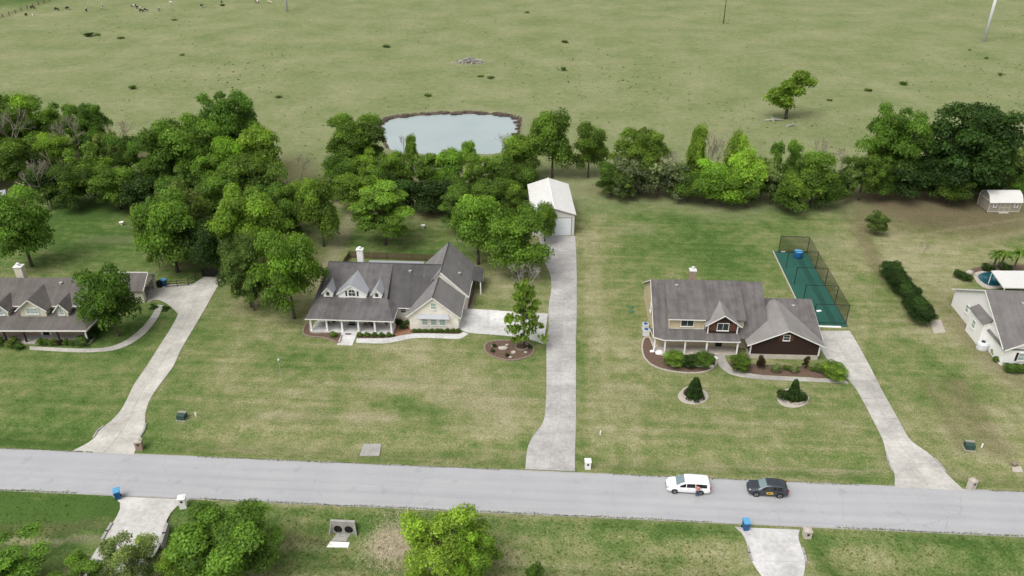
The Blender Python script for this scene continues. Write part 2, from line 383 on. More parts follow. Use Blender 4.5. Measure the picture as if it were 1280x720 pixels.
dry += .14*blob(480, 500, 190, 75, .3); dry += .10*blob(880, 540, 130, 40); dry -= .28*blob(505, 508, 40, 14); dry -= .22*blob(560, 515, 35, 14); dry += .25*blob(465, 520, 45, 9); dry -= .2*blob(380, 455, 50, 15)
dry += .15*blob(610, 530, 60, 20); dry -= .18*blob(700, 255, 20, 20)
dry -= .12*blob(1120, 360, 25, 25); dry -= .15*blob(1060, 480, 40, 60); dry -= .2*blob(130, 270, 100, 40); dry -= .25*blob(520, 298, 110, 26, .4)  # last patch paints tree shade into the lawn behind the house
dry -= .30*(1-sst(-5.2, -3.6, TT))*sst(-9, -5, TT); dry += .12*(1-sst(-16, -9, TT)); dry -= .16*(1-sst(-6, -3.9, TT))*(1-sst(-30, 0, SS))
dry -= .10*sst(3.6, 4.6, TT)*(1-sst(5, 6.5, TT)); dry -= .20*blob(60, 630, 90, 20); dry -= .15*blob(390, 690, 60, 25); dry += .25*blob(880, 680, 70, 12); dry += .15*blob(720, 670, 70, 10)
dry += .35*blob(1130, 690, 90, 14); dry -= .2*blob(1030, 690, 20, 30)
# bare or littered earth; the patches under trees also paint their shade
litter_shade = np.maximum.reduce([blob(100, 205, 130, 34, .3), blob(290, 235, 110, 45, .35), blob(520, 235, 130, 20, .35), blob(625, 285, 50, 26, .4), blob(930, 238, 190, 12, .35), blob(1160, 235, 100, 15, .35), blob(250, 318, 60, 14, .4), blob(345, 350, 50, 40, .5)*.6])
dirt = np.maximum(dirt, .55*litter_shade)
dirt = np.maximum(dirt, .85*blob(1140, 250, 75, 20, .45)); dirt = np.maximum(dirt, .80*blob(1185, 262, 115, 30, .5))
dirt = np.maximum(dirt, .55*trail([(1075, 265), (1080, 300), (1097, 332), (1120, 360)], 1.6)); dirt = np.maximum(dirt, .45*trail([(1050, 255), (1068, 290), (1090, 330), (1105, 352)], .5))
dirt = np.maximum(dirt, .45*blob(1235, 425, 35, 60, .5)); dirt = np.maximum(dirt, .4*trail([(1195, 480), (1215, 520), (1245, 560)], 2.)); dirt = np.maximum(dirt, .35*trail([(1160, 480), (1185, 520), (1205, 560)], 1.))
dirt = np.maximum(dirt, .55*blob(1150, 262, 35, 9)); dirt = np.maximum(dirt, .5*trail([(1110, 275), (1140, 262), (1150, 280), (1120, 290)], .6))
straw = np.maximum(straw, .55*trail([(442, 262), (425, 300), (412, 330), (398, 352)], 1.5)); straw = np.maximum(straw, .3*blob(398, 358, 14, 22))
straw = np.maximum(straw, .30*trail([(1120, 318), (1190, 306), (1280, 290), (1400, 268)], .9)); straw = np.maximum(straw, .3*trail([(1110, 300), (1200, 285), (1290, 272)], .4))
straw = np.maximum(straw, .45*trail([(1012, 584), (1060, 586), (1098, 588)], .35)); straw = np.maximum(straw, .30*trail([(880, 577), (940, 581), (1000, 584)], .25)); straw = np.maximum(straw, .35*trail([(636, 566), (656, 567)], .35))
straw = np.maximum(straw, .40*trail([(-30, 667), (40, 670), (125, 674)], .6)); straw = np.maximum(straw, .95*blob(490, 673, 33, 17, .35)); straw = np.maximum(straw, .25*trail([(320, 672), (400, 676), (412, 668)], .5))
dirt = np.maximum(dirt, .45*trail([(320, 660), (400, 668), (425, 664)], .45)); dirt = np.maximum(dirt, .35*blob(60, 655, 90, 8))
straw = np.maximum(straw, .34*blob(500, 480, 45, 9, .7)); straw = np.maximum(straw, .28*blob(600, 500, 50, 16, .7)); straw = np.maximum(straw, .34*blob(460, 522, 30, 8, .6)); straw = np.maximum(straw, .2*blob(380, 520, 40, 8)); straw = np.maximum(straw, .2*blob(140, 300, 40, 5)); straw = np.maximum(straw, .15*blob(780, 495, 40, 14))
straw = np.maximum(straw, .25*blob(930, 505, 40, 6)); straw = np.maximum(straw, .22*blob(790, 285, 30, 8)); straw = np.maximum(straw, .25*blob(1030, 305, 30, 16))
stripes = np.where((TT > 4) & (TT < 78), 0.028*np.sign(np.sin(TT*2.6+.3*np.sin(SS*.05))), 0)*(1-blob(1200, 420, 150, 200)); dry += stripes
lot = np.where((SS > 9) & (SS < 12.5) & (TT > 4) & (TT < 75), .16, 0); dry += lot
greenfar = blob(0, 0, 75, 9, .2); dry -= .22*greenfar; past = past*(1-.85*greenfar)
me = bpy.data.meshes.new('ground'); nr, nc = GX.shape
idx = np.arange(nr*nc).reshape(nr, nc)
F_ = np.stack([idx[:-1, :-1], idx[:-1, 1:], idx[1:, 1:], idx[1:, :-1]], -1).reshape(-1, 4)
me.vertices.add(nr*nc); me.vertices.foreach_set('co', np.stack([GX, GY, Z], -1).astype(np.float32).ravel())
me.loops.add(F_.size); me.loops.foreach_set('vertex_index', F_.astype(np.int32).ravel())
me.polygons.add(len(F_)); me.polygons.foreach_set('loop_start', np.arange(0, F_.size, 4, dtype=np.int32)); me.polygons.foreach_set('loop_total', np.full(len(F_), 4, np.int32))
me.update(calc_edges=True)
me.polygons.foreach_set('use_smooth', np.ones(len(F_), bool))
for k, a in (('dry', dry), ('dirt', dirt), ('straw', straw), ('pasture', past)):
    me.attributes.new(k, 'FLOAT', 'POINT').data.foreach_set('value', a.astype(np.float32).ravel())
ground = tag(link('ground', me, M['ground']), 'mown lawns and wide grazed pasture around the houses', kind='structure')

# ---------------------------------------------------------------- road
HW = 3.56
mb = MB(); mb.add([(*XY(-900, -HW-.18), -.5), (*XY(900, -HW-.18), -.5), (*XY(900, HW+.18), -.5), (*XY(-900, HW+.18), -.5), (*XY(-900, -HW-.18), .004), (*XY(900, -HW-.18), .004), (*XY(900, HW+.18), .004), (*XY(-900, HW+.18), .004)],
    [(3, 2, 1, 0), (4, 5, 6, 7), (0, 1, 5, 4), (1, 2, 6, 5), (2, 3, 7, 6), (3, 0, 4, 7)])
road = tag(mb.build('road', M['conc_old']), 'straight pale grey residential road', kind='structure')
rj = random.Random(3)
s0 = -84.
while s0 < 84:
    for a, b in ((-HW, -.006), (.006, HW)):
        n = 12; lo = [s0+.004+(11.992)*k/n for k in range(n+1)]
        e = lambda t, s: t+(math.sin(s*2.1+t)*.05+rj.uniform(-.05, .05) if abs(t) > 1 else 0.)
        pts = [XY(s, e(a, s)) for s in lo]+[XY(s, e(b, s)) for s in lo[::-1]]
        MB().prism(pts, -.1, .024+rj.uniform(0, .002)).build('slab', M['road'], road)
    s0 += 12
for sg in (-1, 1):
    MB().prism([XY(sg*84.01, -HW), XY(sg*900, -HW), XY(sg*900, HW), XY(sg*84.01, HW)], -.1, .024).build('slab', M['road'], road)

# ---------------------------------------------------------------- driveways and walks
def cr(P_, k):                        # smooth curve through stations, k steps each
    out_ = []; n = len(P_)
    for i in range(n-1):
        p0, p1, p2, p3 = P_[max(i-1, 0)], P_[i], P_[i+1], P_[min(i+2, n-1)]
        for j in range(k):
            t = j/k; out_.append(tuple(.5*(2*b+(c-a)*t+(2*a-5*b+4*c-d_)*t*t+(3*b-a-3*c+d_)*t**3) for a, b, c, d_ in zip(p0, p1, p2, p3)))
    out_.append(tuple(P_[-1])); return out_
def strip(name, label, st, per, across, tint, top=.034, gap=.035, k=6, var=.06, dark=()):
    """concrete laid in slabs between two edges; st = stations (left x, left y, right x, right y) of the photograph"""
    W = [tuple(G(a, b).xy)+tuple(G(c, d_).xy) for a, b, c, d_ in st]
    C_ = cr(W, k); L = [Vector(c[:2]) for c in C_]; Rr = [Vector(c[2:]) for c in C_]
    root = MB().prism([tuple(p) for p in L]+[tuple(p) for p in Rr[::-1]], -.14, top-.022).build(name, M['conc_old'])
    tag(root, label, kind='structure')
    # cut along by length
    mid = [(a+b)/2 for a, b in zip(L, Rr)]; cum = [0]
    for a, b in zip(mid[:-1], mid[1:]): cum.append(cum[-1]+(b-a).length)
    n = max(1, round(cum[-1]/per)); rg = random.Random(len(st)*17+int(per*10))
    def at(A, l):
        for i in range(len(cum)-1):
            if l <= cum[i+1]+1e-9: return A[i].lerp(A[i+1], (l-cum[i])/max(cum[i+1]-cum[i], 1e-9))
        return A[-1]
    for i in range(n):
        l0, l1 = cum[-1]*i/n+gap/2, cum[-1]*(i+1)/n-gap/2; q = 6
        for j in range(across):
            u0, u1 = j/across, (j+1)/across; A_, B_ = [], []
            for r_ in range(q+1):
                l = l0+(l1-l0)*r_/q; a, b = at(L, l), at(Rr, l); wd = (b-a).length; g = gap/2/wd
                A_.append(tuple(a.lerp(b, u0+g))); B_.append(tuple(a.lerp(b, u1-g)))
            o = MB().prism(A_+B_[::-1], -.1, top+rg.uniform(-.003, .003)).build('slab', M['conc'], root)
            f = 1+rg.uniform(-var, var)
            for d0, d1, df in dark: f *= df if d0 <= (i+.5)/n <= d1 else 1
            o.color = (tint[0]*f, tint[1]*f, tint[2]*f, 1)
    return root
CN, CW, CG = (.43, .415, .385), (.53, .522, .51), (.375, .363, .35)
drive_main = strip('driveway', 'long grey concrete driveway running from the road to the white metal workshop',
    [(674, 294, 719, 295), (675, 312, 720, 312), (681, 328, 720.5, 328), (688, 345, 721, 345), (689, 362, 721, 362), (686.5, 378, 721, 378), (685.5, 392, 721, 392), (686, 408, 720.5, 408), (683, 424, 720, 424), (683, 445, 720, 445), (683, 470, 720, 470), (682.5, 500, 720, 500), (679, 527, 720, 527), (667, 544, 719.5, 544), (659.5, 560, 719, 560), (656.5, 586.5, 718.5, 589)], 3.6, 2, CG)
strip('parking_pad', 'bright white concrete parking pad beside the cream brick house', [(576, 386.5, 574, 411), (584.5, 386, 586, 416), (612, 387.5, 612, 418), (640, 389.5, 640, 420.5), (664, 391, 664, 425), (685, 392, 679.5, 430)], 4.6, 2, CW, top=.030)
drive_left = strip('driveway', 'pale curving driveway beside the cream house with the round tree',
    [(255.7, 346, 278.5, 347.5), (240, 357, 271, 360), (226, 380, 257.5, 384), (222.5, 393, 250.5, 396), (213, 411, 240.5, 413), (197, 436, 227, 436), (183, 458, 216.5, 458), (168, 480, 200.5, 480), (159.5, 497, 189, 497), (151.5, 512, 182.5, 514), (139, 526, 181.5, 527), (125, 537, 180.5, 538), (114, 551, 173.5, 551), (90, 563.8, 167.5, 568.6)], 4.2, 2, (.44, .42, .38))
strip('garage_apron', 'concrete apron in front of the open detached garage', [(186, 361, 184, 378), (194, 357.5, 194, 374.8), (212, 355.8, 204, 377), (230, 355.5, 214, 383.5), (246, 354, 224, 394)], 3.2, 1, (.43, .41, .375), top=.028)
drive_right = strip('driveway', 'stained concrete driveway beside the house with the dark brown gables',
    [(1020, 413.5, 1062, 413.5), (1022, 428, 1071, 428), (1031, 445, 1080.5, 445), (1046, 461, 1089, 461), (1066, 481, 1099, 481), (1079, 502, 1110.5, 502), (1091, 525, 1123.5, 525), (1102.5, 548, 1138, 550), (1107.5, 566, 1160, 566), (1113, 582, 1176, 582), (1118, 593, 1184, 593), (1118, 609.5, 1206, 613.5)], 4.3, 2, CN, dark=((.36, .55, .78), (.55, .68, .9)))
strip('driveway', 'short concrete driveway apron flanked by headwalls near the blue bin',
    [(141, 620.5, 237, 624.5), (149, 626.5, 224, 631), (150.5, 634, 215.5, 638.5), (147.5, 642.5, 209.5, 648), (143, 650, 207.5, 655), (137.5, 659, 206.5, 663), (128, 675, 200.5, 680), (112, 700, 186, 706), (92, 730, 168, 737)], 5.2, 1, (.45, .437, .415))
strip('driveway', 'white concrete driveway apron opposite the parked black car',
    [(918.5, 658.8, 1000, 662.2), (928, 667.5, 998, 671), (934, 681, 1001, 682), (938.5, 699.5, 1006.5, 700.5), (951.5, 719.5, 1004.5, 720.5), (972, 747, 999, 748)], 4.2, 1, (.49, .482, .47))
strip('front_walk', 'curved white concrete walk in front of the cream brick house', [(446, 423, 445, 428.3), (470, 423, 467, 429.2), (486.7, 422.2, 485, 428.8), (506, 418.5, 507, 424.5), (521.7, 416.6, 522, 422.4), (548, 417, 548, 422.8), (572, 417.5, 574, 423.4), (579, 414.8, 586, 417.2)], 2.4, 1, CW, top=.024)
strip('front_walk', 'long curved walk leading from the garage apron to the cream house porch', [(37, 432.6, 37, 437), (70, 434.6, 70, 439), (100, 435.8, 100, 440.3), (124, 435.2, 127, 439.6), (140, 432.6, 147, 436.5), (155, 426.5, 164, 429.5), (167, 418.5, 178, 420), (179, 407.5, 189, 408.6), (189, 395, 198, 396.2), (196.7, 381, 204.5, 381.6)], 2.2, 1, (.40, .38, .34), top=.024)
strip('front_walk', 'grey brown curved walk beside the dark brown garage front', [(905.5, 443, 893, 444.5), (908, 450.5, 896.5, 453.5), (914, 458.5, 903.5, 461.5), (928, 465.2, 916, 468.6), (954, 468.8, 942, 473.2), (985, 470.6, 980, 475.6), (1012, 472, 1012, 476.9), (1040, 473.6, 1042, 478.4), (1056, 474.4, 1061, 479.4)], 2.2, 1, (.36, .34, .31), top=.022)
def wall_line(pts, h0, h1, wd, m, parent, name):
    P_ = [G(*p).xy for p in pts]
    mb = MB()
    for a, b in zip(P_[:-1], P_[1:]):
        c = (a+b)/2; d_ = b-a; mb.box(c.x, c.y, (h0+h1)/2, d_.length+wd*.6, wd, h1-h0, math.atan2(d_.y, d_.x))
    return mb.build(name, m, parent)
hw = [o for o in bpy.data.objects if o.get('label', '').startswith(('short concrete driveway', 'white concrete driveway apron'))]
wall_line([(139.5, 655.5), (133.5, 665), (128, 675)], -1.0, .20, .30, M['conc_old'], hw[0], 'headwall')
wall_line([(208.5, 656.5), (205, 668), (201, 680)], -1.0, .24, .36, M['conc_old'], hw[0], 'headwall')
wall_line([(935.2, 684), (936.5, 692), (939.5, 701)], -1.0, .16, .24, M['conc_old'], hw[1], 'headwall')
wall_line([(1003, 685), (1006, 693), (1007.5, 702)], -1.0, .12, .2, M['conc_old'], hw[1], 'headwall')
wall_line([(129, 533), (122, 539), (117, 547)], -.6, .14, .2, M['conc_old'], drive_left, 'headwall')
wall_line([(182, 530), (180.5, 538), (176, 545)], -.6, .14, .22, M['conc_old'], drive_left, 'headwall')
wall_line([(1108.5, 570), (1110.5, 578), (1115, 588)], -.6, .12, .2, M['conc_old'], drive_right, 'headwall')
wall_line([(1169, 574), (1177, 583), (1182, 590)], -.6, .12, .2, M['conc_old'], drive_right, 'headwall')

# ---------------------------------------------------------------- pond
def bankmat():
    m, n, b = newmat('pond_bank_soil'); g = N(n, 'ShaderNodeNewGeometry').outputs['Position']; sp = N(n, 'ShaderNodeSeparateXYZ'); n.links.new(g, sp.inputs[0])
    h = math_(n, 'ADD', math_(n, 'ADD', sp.outputs[2], .62), math_(n, 'MULTIPLY', math_(n, 'SUBTRACT', noise(n, g, .9, 4), .5), .22))
    soil = ramp(n, noise(n, g, 1.2, 5), [(.3, (.045, .034, .026)), (.7, (.115, .085, .065))]); grass = ramp(n, noise(n, g, 3., 4), [(.3, (.13, .15, .068)), (.7, (.215, .222, .115))])
    n.links.new(mixc(n, ramp(n, h, [(.45, 0.), (.5, 1.)]), soil, grass), b.inputs['Base Color']); b.inputs['Roughness'].default_value = 1
    return m
def resample(poly, n):
    P_ = [Vector(p) for p in poly]+[Vector(poly[0])]; L = [0]
    for a, b in zip(P_[:-1], P_[1:]): L.append(L[-1]+(b-a).length)
    out_ = []
    for i in range(n):
        l = L[-1]*i/n
        for k in range(len(L)-1):
            if l <= L[k+1]: out_.append(P_[k].lerp(P_[k+1], (l-L[k])/(L[k+1]-L[k]))); break
    return out_
M['bank'] = bankmat()
pr = resample(POND, 130); pc = sum((p for p in pr), Vector((0, 0)))/len(pr); pg = random.Random(5)
tag(MB().add([(p.x, p.y, -.75) for p in [pc+(q-pc)*1.03 for q in pr]], [tuple(range(len(pr)))]).build('pond', M['pond']), 'milky pale blue farm pond in the pasture', kind='structure')
bk = MB(); rings = []
for p in pr:
    dv = (p-pc).normalized(); j = pg.uniform(-.45, .45)+.35*math.sin(p.x*.9); hh = pg.uniform(-.02, .10)
    wf = 1. if p.y > pc.y else .45; o1 = p+dv*(2.3+j*.4); o2 = p+dv*(1.2+j*.8)*(.6+.4*wf); o3 = p+dv*(.15+j*.5); o4 = p-dv*(.5+pg.uniform(0, .4))
    rings.append([(o1.x, o1.y, -.02), (o2.x, o2.y, .01+hh), (o3.x, o3.y, -.55+hh), (o4.x, o4.y, -.85)])
n = len(rings); bk.add([q for r_ in rings for q in r_], [(4*i+k, 4*((i+1) % n)+k, 4*((i+1) % n)+k+1, 4*i+k+1) for i in range(n) for k in range(3)])
bk.f = [f for f in bk.f]
tag(bk.build('pond_bank', M['bank'], smooth=False), 'eroded dark mud bank around the pond', kind='structure')
for i, p in enumerate(pr):
    if p.y < pc.y+2 and not (p.x > pc.x+15 and p.y > pc.y-6): continue
    if pg.random() < .52:
        dv = (p-pc).normalized(); q = p-dv*pg.uniform(-.5, 1.0); r_ = pg.uniform(.35, .85)
        tag(MB().lump((q.x, q.y, -.55), r_*1.4, r_*.8, r_*.55, pg).build('mud_clod', M['mud']), 'dark slumped clod of earth at the pond edge', 'clod', 'clods fallen from the pond bank')
# ---------------------------------------------------------------- plants
def leaf_mesh(name, lobes, count, size, seed, shell=.62, up=.35, droop=0.):
    """lobes: (x, y, z, rx, ry, rz, tone). Leaf sprays spread through every lobe, denser near its skin."""
    r = np.random.default_rng(seed); lob = np.array(lobes, float)
    wt = (lob[:, 3]*lob[:, 5])**1.0; pick = r.choice(len(lob), count, p=wt/wt.sum()); L = lob[pick]
    d_ = r.normal(size=(count, 3)); d_ /= np.linalg.norm(d_, axis=1)[:, None]; d_[:, 2] = np.where(d_[:, 2] < -.3, d_[:, 2]*-.6, d_[:, 2])
    rad = shell+(1.08-shell)*r.random(count)**.7
    c = L[:, :3]+d_*L[:, 3:6]*rad[:, None]
    nrm = d_+r.normal(size=(count, 3))*.55; nrm[:, 2] += up; nrm /= np.linalg.norm(nrm, axis=1)[:, None]
    t = np.cross(nrm, r.normal(size=(count, 3))); t /= np.linalg.norm(t, axis=1)[:, None]; t[:, 2] -= droop; b = np.cross(nrm, t)
    s_ = size*(.55+.9*r.random(count))[:, None]; wv = s_*(.5+.25*r.random(count))[:, None]
    k = r.normal(size=(count, 4, 1))*.25
    V = np.stack([c-t*s_*(1+k[:, 0]), c+b*wv*(1+k[:, 1])+nrm*s_*.15, c+t*s_*(1+k[:, 2]), c-b*wv*(1+k[:, 3])+nrm*s_*.15], 1).reshape(-1, 3)
    me = bpy.data.meshes.new(name); n = count
    me.vertices.add(4*n); me.vertices.foreach_set('co', V.astype(np.float32).ravel())
    me.loops.add(4*n); me.loops.foreach_set('vertex_index', np.arange(4*n, dtype=np.int32))
    me.polygons.add(n); me.polygons.foreach_set('loop_start', np.arange(0, 4*n, 4, dtype=np.int32)); me.polygons.foreach_set('loop_total', np.full(n, 4, np.int32))
    me.update(calc_edges=True)
    tone = np.clip(L[:, 6]+r.normal(size=n)*.13, 0, 1)
    me.attributes.new('tone', 'FLOAT', 'POINT').data.foreach_set('value', np.repeat(tone, 4).astype(np.float32))
    me.materials.append(M['leaf']); return me
def limb_mesh(name, lobes, trunk_r, fork, seed, lean=0., n=7, mat='bark'):
    rg = random.Random(seed); mb = MB(); top = Vector((lean*.5, 0, fork)); mb.tube((0, 0, -.03), (lean*.2, 0, fork*.5), trunk_r*1.25, trunk_r*.95, n); mb.tube((lean*.2, 0, fork*.5), top, trunk_r*.95, trunk_r*.8, n)
    sel = rg.sample(lobes, min(len(lobes), 11))
    for l in sel:
        e = Vector(l[:3]); m_ = top.lerp(e, .5)+Vector((rg.uniform(-.03, .03), rg.uniform(-.03, .03), .03)); mb.tube(top, m_, trunk_r*.5, trunk_r*.3, 5, False); mb.tube(m_, e, trunk_r*.3, trunk_r*.1, 5, False)
    me = mb.mesh(name, True); me.materials.append(M[mat]); return me
def lobes_round(seed, n, z0, z1, wid=.5, fill=.35, rad=(.13, .21), flat=.8, lean=0., power=.55, wob=1.):
    """clumps over a crown of unit height and half width wid, between z0 and z1"""
    rg = random.Random(seed); L = []; zc, zh = (z0+z1)/2, (z1-z0)/2; ph = [rg.uniform(0, 6.28) for _ in range(3)]
    for i in range(n):
        t = rg.uniform(0, 2*math.pi); k = rg.uniform(-.75, .95); rr = math.sqrt(max(0, 1-k*k))**power
        q = rg.uniform(.55, 1) if rg.random() > fill else rg.uniform(.1, .5)
        r_ = rg.uniform(*rad); e = max(.02, wid-r_*.8)*(1+wob*(.16*math.sin(2*t+ph[0]+k)+.12*math.sin(3*t+ph[1]-2*k)+.06*math.sin(5*t+ph[2])))
        L.append((math.cos(t)*rr*e*q+lean*(zc+k*zh), math.sin(t)*rr*e*q, zc+k*(zh-r_*.6)*(.6+.4*q), r_, r_, r_*flat, rg.uniform(.2, .74)+.12*k))  # tone rises with height, painting lit tops into the crown
    return L
PROTO = {}
def proto(kind, lobes, count, size, seed, trunk=.022, fork=.3, **kw):
    PROTO.setdefault(kind, []).append((leaf_mesh(kind+'_crown', lobes, count, size, seed, **kw), limb_mesh(kind+'_trunk', lobes, trunk, fork, seed)))
for i in range(4): proto('broad', lobes_round(11+i, 46, .03, 1., .5, .3, (.11, .19)), 20000, .0162, 20+i, fork=.3, shell=.42)
for i in range(2): proto('oak', lobes_round(31+i, 62, .06, 1., .5, .28, (.09, .16), .75), 30000, .0138, 30+i, trunk=.03, fork=.26, shell=.45)
for i in range(2): proto('loose', lobes_round(41+i, 34, .12, 1., .5, .2, (.08, .15)), 7000, .022, 40+i, trunk=.018, fork=.34, shell=.3)
for i in range(2): proto('layered', lobes_round(51+i, 50, .06, 1., .5, .25, (.09, .17), .42), 20000, .0165, 50+i, fork=.3, up=.8, droop=.25)
for i in range(2): proto('upright', lobes_round(61+i, 40, .03, 1., .42, .3, (.11, .18), 1.15, power=.9), 19000, .0165, 60+i, fork=.3)
for i in range(3): proto('bush', lobes_round(71+i, 26, -.02, .98, .5, .4, (.15, .24), .85), 12000, .021, 70+i, trunk=.02, fork=.15)
proto('dense', lobes_round(81, 80, .0, 1., .5, .3, (.12, .16), .85, wob=.1), 15000, .018, 80, trunk=.02, fork=.12, shell=.75)
for i in range(2): proto('wild', lobes_round(91+i, 30, -.03, 1., .52, .4, (.08, .16), 1.1), 4200, .028, 90+i, trunk=.012, fork=.12, shell=.2, up=.1)
proto('airy', lobes_round(121, 44, .1, 1., .5, .25, (.07, .13), 1.1), 15000, .015, 120, trunk=.024, fork=.35, shell=.25)
proto('airy', lobes_round(122, 40, .1, 1., .5, .25, (.07, .13), 1.1), 13000, .015, 121, trunk=.024, fork=.35, shell=.25)
LN = [(x_+math.cos(a)*r_, math.sin(a)*r_*.8, z_+dz, .15, .15, .12, .35+.3*((k*7) % 5)/5) for x_, z_, r0 in ((-.22, .46, .2), (.2, .84, .2), (.0, .64, .22), (-.12, .38, .16)) for k, (a, r_, dz) in enumerate([(i*1.3, r0*(.3+.7*((i*5) % 7)/7), .26*(((i*3) % 5)/5-.4)) for i in range(9)])]
proto('lone', LN, 9000, .022, 130, trunk=.03, fork=.4, shell=.3)
YG = [(math.cos(a)*r_, math.sin(a)*r_, z_, .13, .13, .05, .35+.25*((k*3) % 4)/4) for k, (a, z_) in enumerate([(i*2.4, .14+.8*i/34) for i in range(34)]) for r_ in ((.46*(1-z_)**.7+.04)*(.45+.55*((k*5) % 3)/2),)]
proto('young', YG, 2300, .034, 131, trunk=.022, fork=.5, shell=.2, up=.8, droop=.2)
# a clipped cone, and a small dense ball
cone = [(math.cos(a)*r_*.75, math.sin(a)*r_*.75, z, .16-.09*z, .16-.09*z, .13, .4+.2*((k % 3)-1)) for k in range(9) for z in (.08+.1*k,) for r_ in (.42*(1-z)**.75,) for a in np.arange(0, 6.28, 1.05)]
proto('cone', cone, 6000, .028, 99, trunk=.03, fork=.3, shell=.8)
proto('ball', lobes_round(101, 26, .0, 1., .5, .4, (.16, .22), 1., wob=.4), 3200, .035, 100, trunk=.03, fork=.2, shell=.7)
def bare_mesh(seed, spread=.55, depth=6, mat='twig', r0=.02, h=.26):
    rg = random.Random(seed); mb = MB()
    def grow(p, d_, l, r_, k):
        q = p+d_*l; mb.tube(p, q, r_, r_*.7, 4 if k > 1 else 3, False)
        if k == 0: return
        for _ in range(rg.choice((2, 3, 3))):
            e = (d_+Vector((rg.gauss(0, spread), rg.gauss(0, spread), rg.gauss(.08, .3)))).normalized(); grow(q, e, l*rg.uniform(.62, .88), r_*.66, k-1)
    grow(Vector((0, 0, -.02)), Vector((0, 0, 1)), h, r0, depth)
    zt = max(v_[2] for v_ in mb.v); mb.v = [(x/zt, y/zt, z/zt) for x, y, z in mb.v]
    me = mb.mesh('bare_branches'); me.materials.append(M[mat]); return me
BARE = [bare_mesh(3+i) for i in range(3)]
tg = random.Random(77)
TINT = {'mid': (.124, .216, .036), 'dark': (.096, .176, .031), 'bright': (.158, .272, .042), 'yellow': (.225, .365, .055), 'olive': (.112, .170, .046), 'pale': (.185, .255, .10), 'deep': (.042, .086, .020), 'grey': (.155, .200, .110), 'lime': (.150, .275, .036), 'redgreen': (.06, .045, .02)}
def tint(o, name, j=.12):
    c = TINT[name]; f = 1+tg.uniform(-j, j); g = 1+tg.uniform(-.08, .08); o.color = (c[0]*f*g, c[1]*f, c[2]*f, 1)
def plant(px, top, base, wpx, kind, col, label, group=None, name='tree', cat='tree', k=None, rz=None, depth=1., lean=0):
    p = G(px, base); p.z = zg(p.x, p.y); h = HGT(p, top); wm = wpx*MPP(p, h*.6)*1.1
    t = thing(name, label, cat, p, tg.uniform(0, 6.28) if rz is None else rz, group)
    v = PROTO[kind]; cr_, tr_ = v[tg.randrange(len(v)) if k is None else k % len(v)]
    for nm, me_ in (('crown', cr_), ('trunk', tr_)):
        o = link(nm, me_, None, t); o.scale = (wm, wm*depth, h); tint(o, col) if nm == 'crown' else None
    if lean: t.rotation_euler = (lean*.3, lean, t.rotation_euler.z)
    return t
def bare(px, top, base, wpx, label, group=None, name='bare_tree', cat='tree', k=0):
    p = G(px, base); p.z = zg(p.x, p.y); h = HGT(p, top); t = thing(name, label, cat, p, tg.uniform(0, 6), group)
    wm = wpx*MPP(p, h*.6); o = link('branches', BARE[k % 3], None, t); o.scale = (wm*1.0, wm*1.0, h); return t
WG = 'trees of the wood behind the left lawn'
_tone = {'mid': 'mid green', 'bright': 'bright green', 'dark': 'dark green', 'deep': 'blackish green', 'olive': 'olive', 'pale': 'pale green', 'lime': 'yellow green', 'grey': 'grey green', 'yellow': 'yellow'}; _form = {'broad': 'rounded tree', 'oak': 'wide crowned tree', 'bush': 'thicket', 'wild': 'wispy small tree', 'upright': 'narrow tree', 'layered': 'layered tree', 'airy': 'airy tree', 'loose': 'loose crowned tree'}
def looks(a, where, near_, far_, split): return '%s %s %s, %s' % (_tone[a[5]], _form[a[4]], where, near_ if a[2] > split else far_)
for a in ((8, 112, 205, 66, 'broad', 'mid'), (46, 115, 198, 70, 'broad', 'bright'), (78, 126, 200, 56, 'airy', 'dark'), (28, 172, 236, 66, 'broad', 'dark'), (78, 163, 220, 44, 'broad', 'bright'),
          (120, 178, 248, 72, 'loose', 'mid'), (166, 165, 232, 56, 'airy', 'dark'), (212, 163, 228, 56, 'airy', 'mid'), (100, 205, 262, 60, 'broad', 'dark'), (150, 205, 262, 60, 'broad', 'dark'), (-20, 150, 225, 70, 'broad', 'dark'),
          (-40, 180, 238, 80, 'oak', 'dark'), (205, 190, 250, 50, 'broad', 'dark'), (140, 162, 215, 40, 'wild', 'olive'), (270, 185, 262, 70, 'airy', 'mid'), (320, 195, 275, 66, 'broad', 'dark'), (372, 222, 290, 42, 'airy', 'mid'), (65, 205, 258, 50, 'bush', 'deep'), (185, 215, 262, 60, 'bush', 'deep'), (345, 205, 270, 50, 'wild', 'olive'), (285, 215, 285, 70, 'broad', 'dark'), (290, 200, 255, 60, 'bush', 'deep'), (345, 225, 290, 50, 'bush', 'dark'), (365, 245, 302, 40, 'bush', 'dark'), (230, 215, 275, 60, 'bush', 'dark'), (120, 160, 208, 40, 'bush', 'dark'), (45, 165, 215, 60, 'bush', 'dark'), (-5, 170, 215, 60, 'bush', 'dark'), (255, 165, 225, 60, 'broad', 'mid')):
    plant(*a, looks(a, 'in the wood behind the left lawn', 'on its lawn side', 'on its pasture side', 235), WG)
plant(121, 126, 200, 56, 'oak', 'dark', 'dark rounded tree at the pasture edge beside two bare grey trees')
plant(186, 205, 246, 48, 'layered', 'pale', 'small pale grey green tree at the edge of the left lawn wood')
plant(296, 109, 222, 76, 'oak', 'dark', 'tallest tree of the left wood, with a ragged dark crown', k=1)
plant(238, 140, 248, 98, 'oak', 'mid', 'broad tall tree of the left wood with a smooth domed crown', k=0)
plant(332, 158, 246, 68, 'broad', 'bright', 'round fresh green tree at the pasture corner of the left wood')
plant(300, 168, 250, 56, 'broad', 'lime', 'yellowish green tree crowded between taller trees of the left wood')
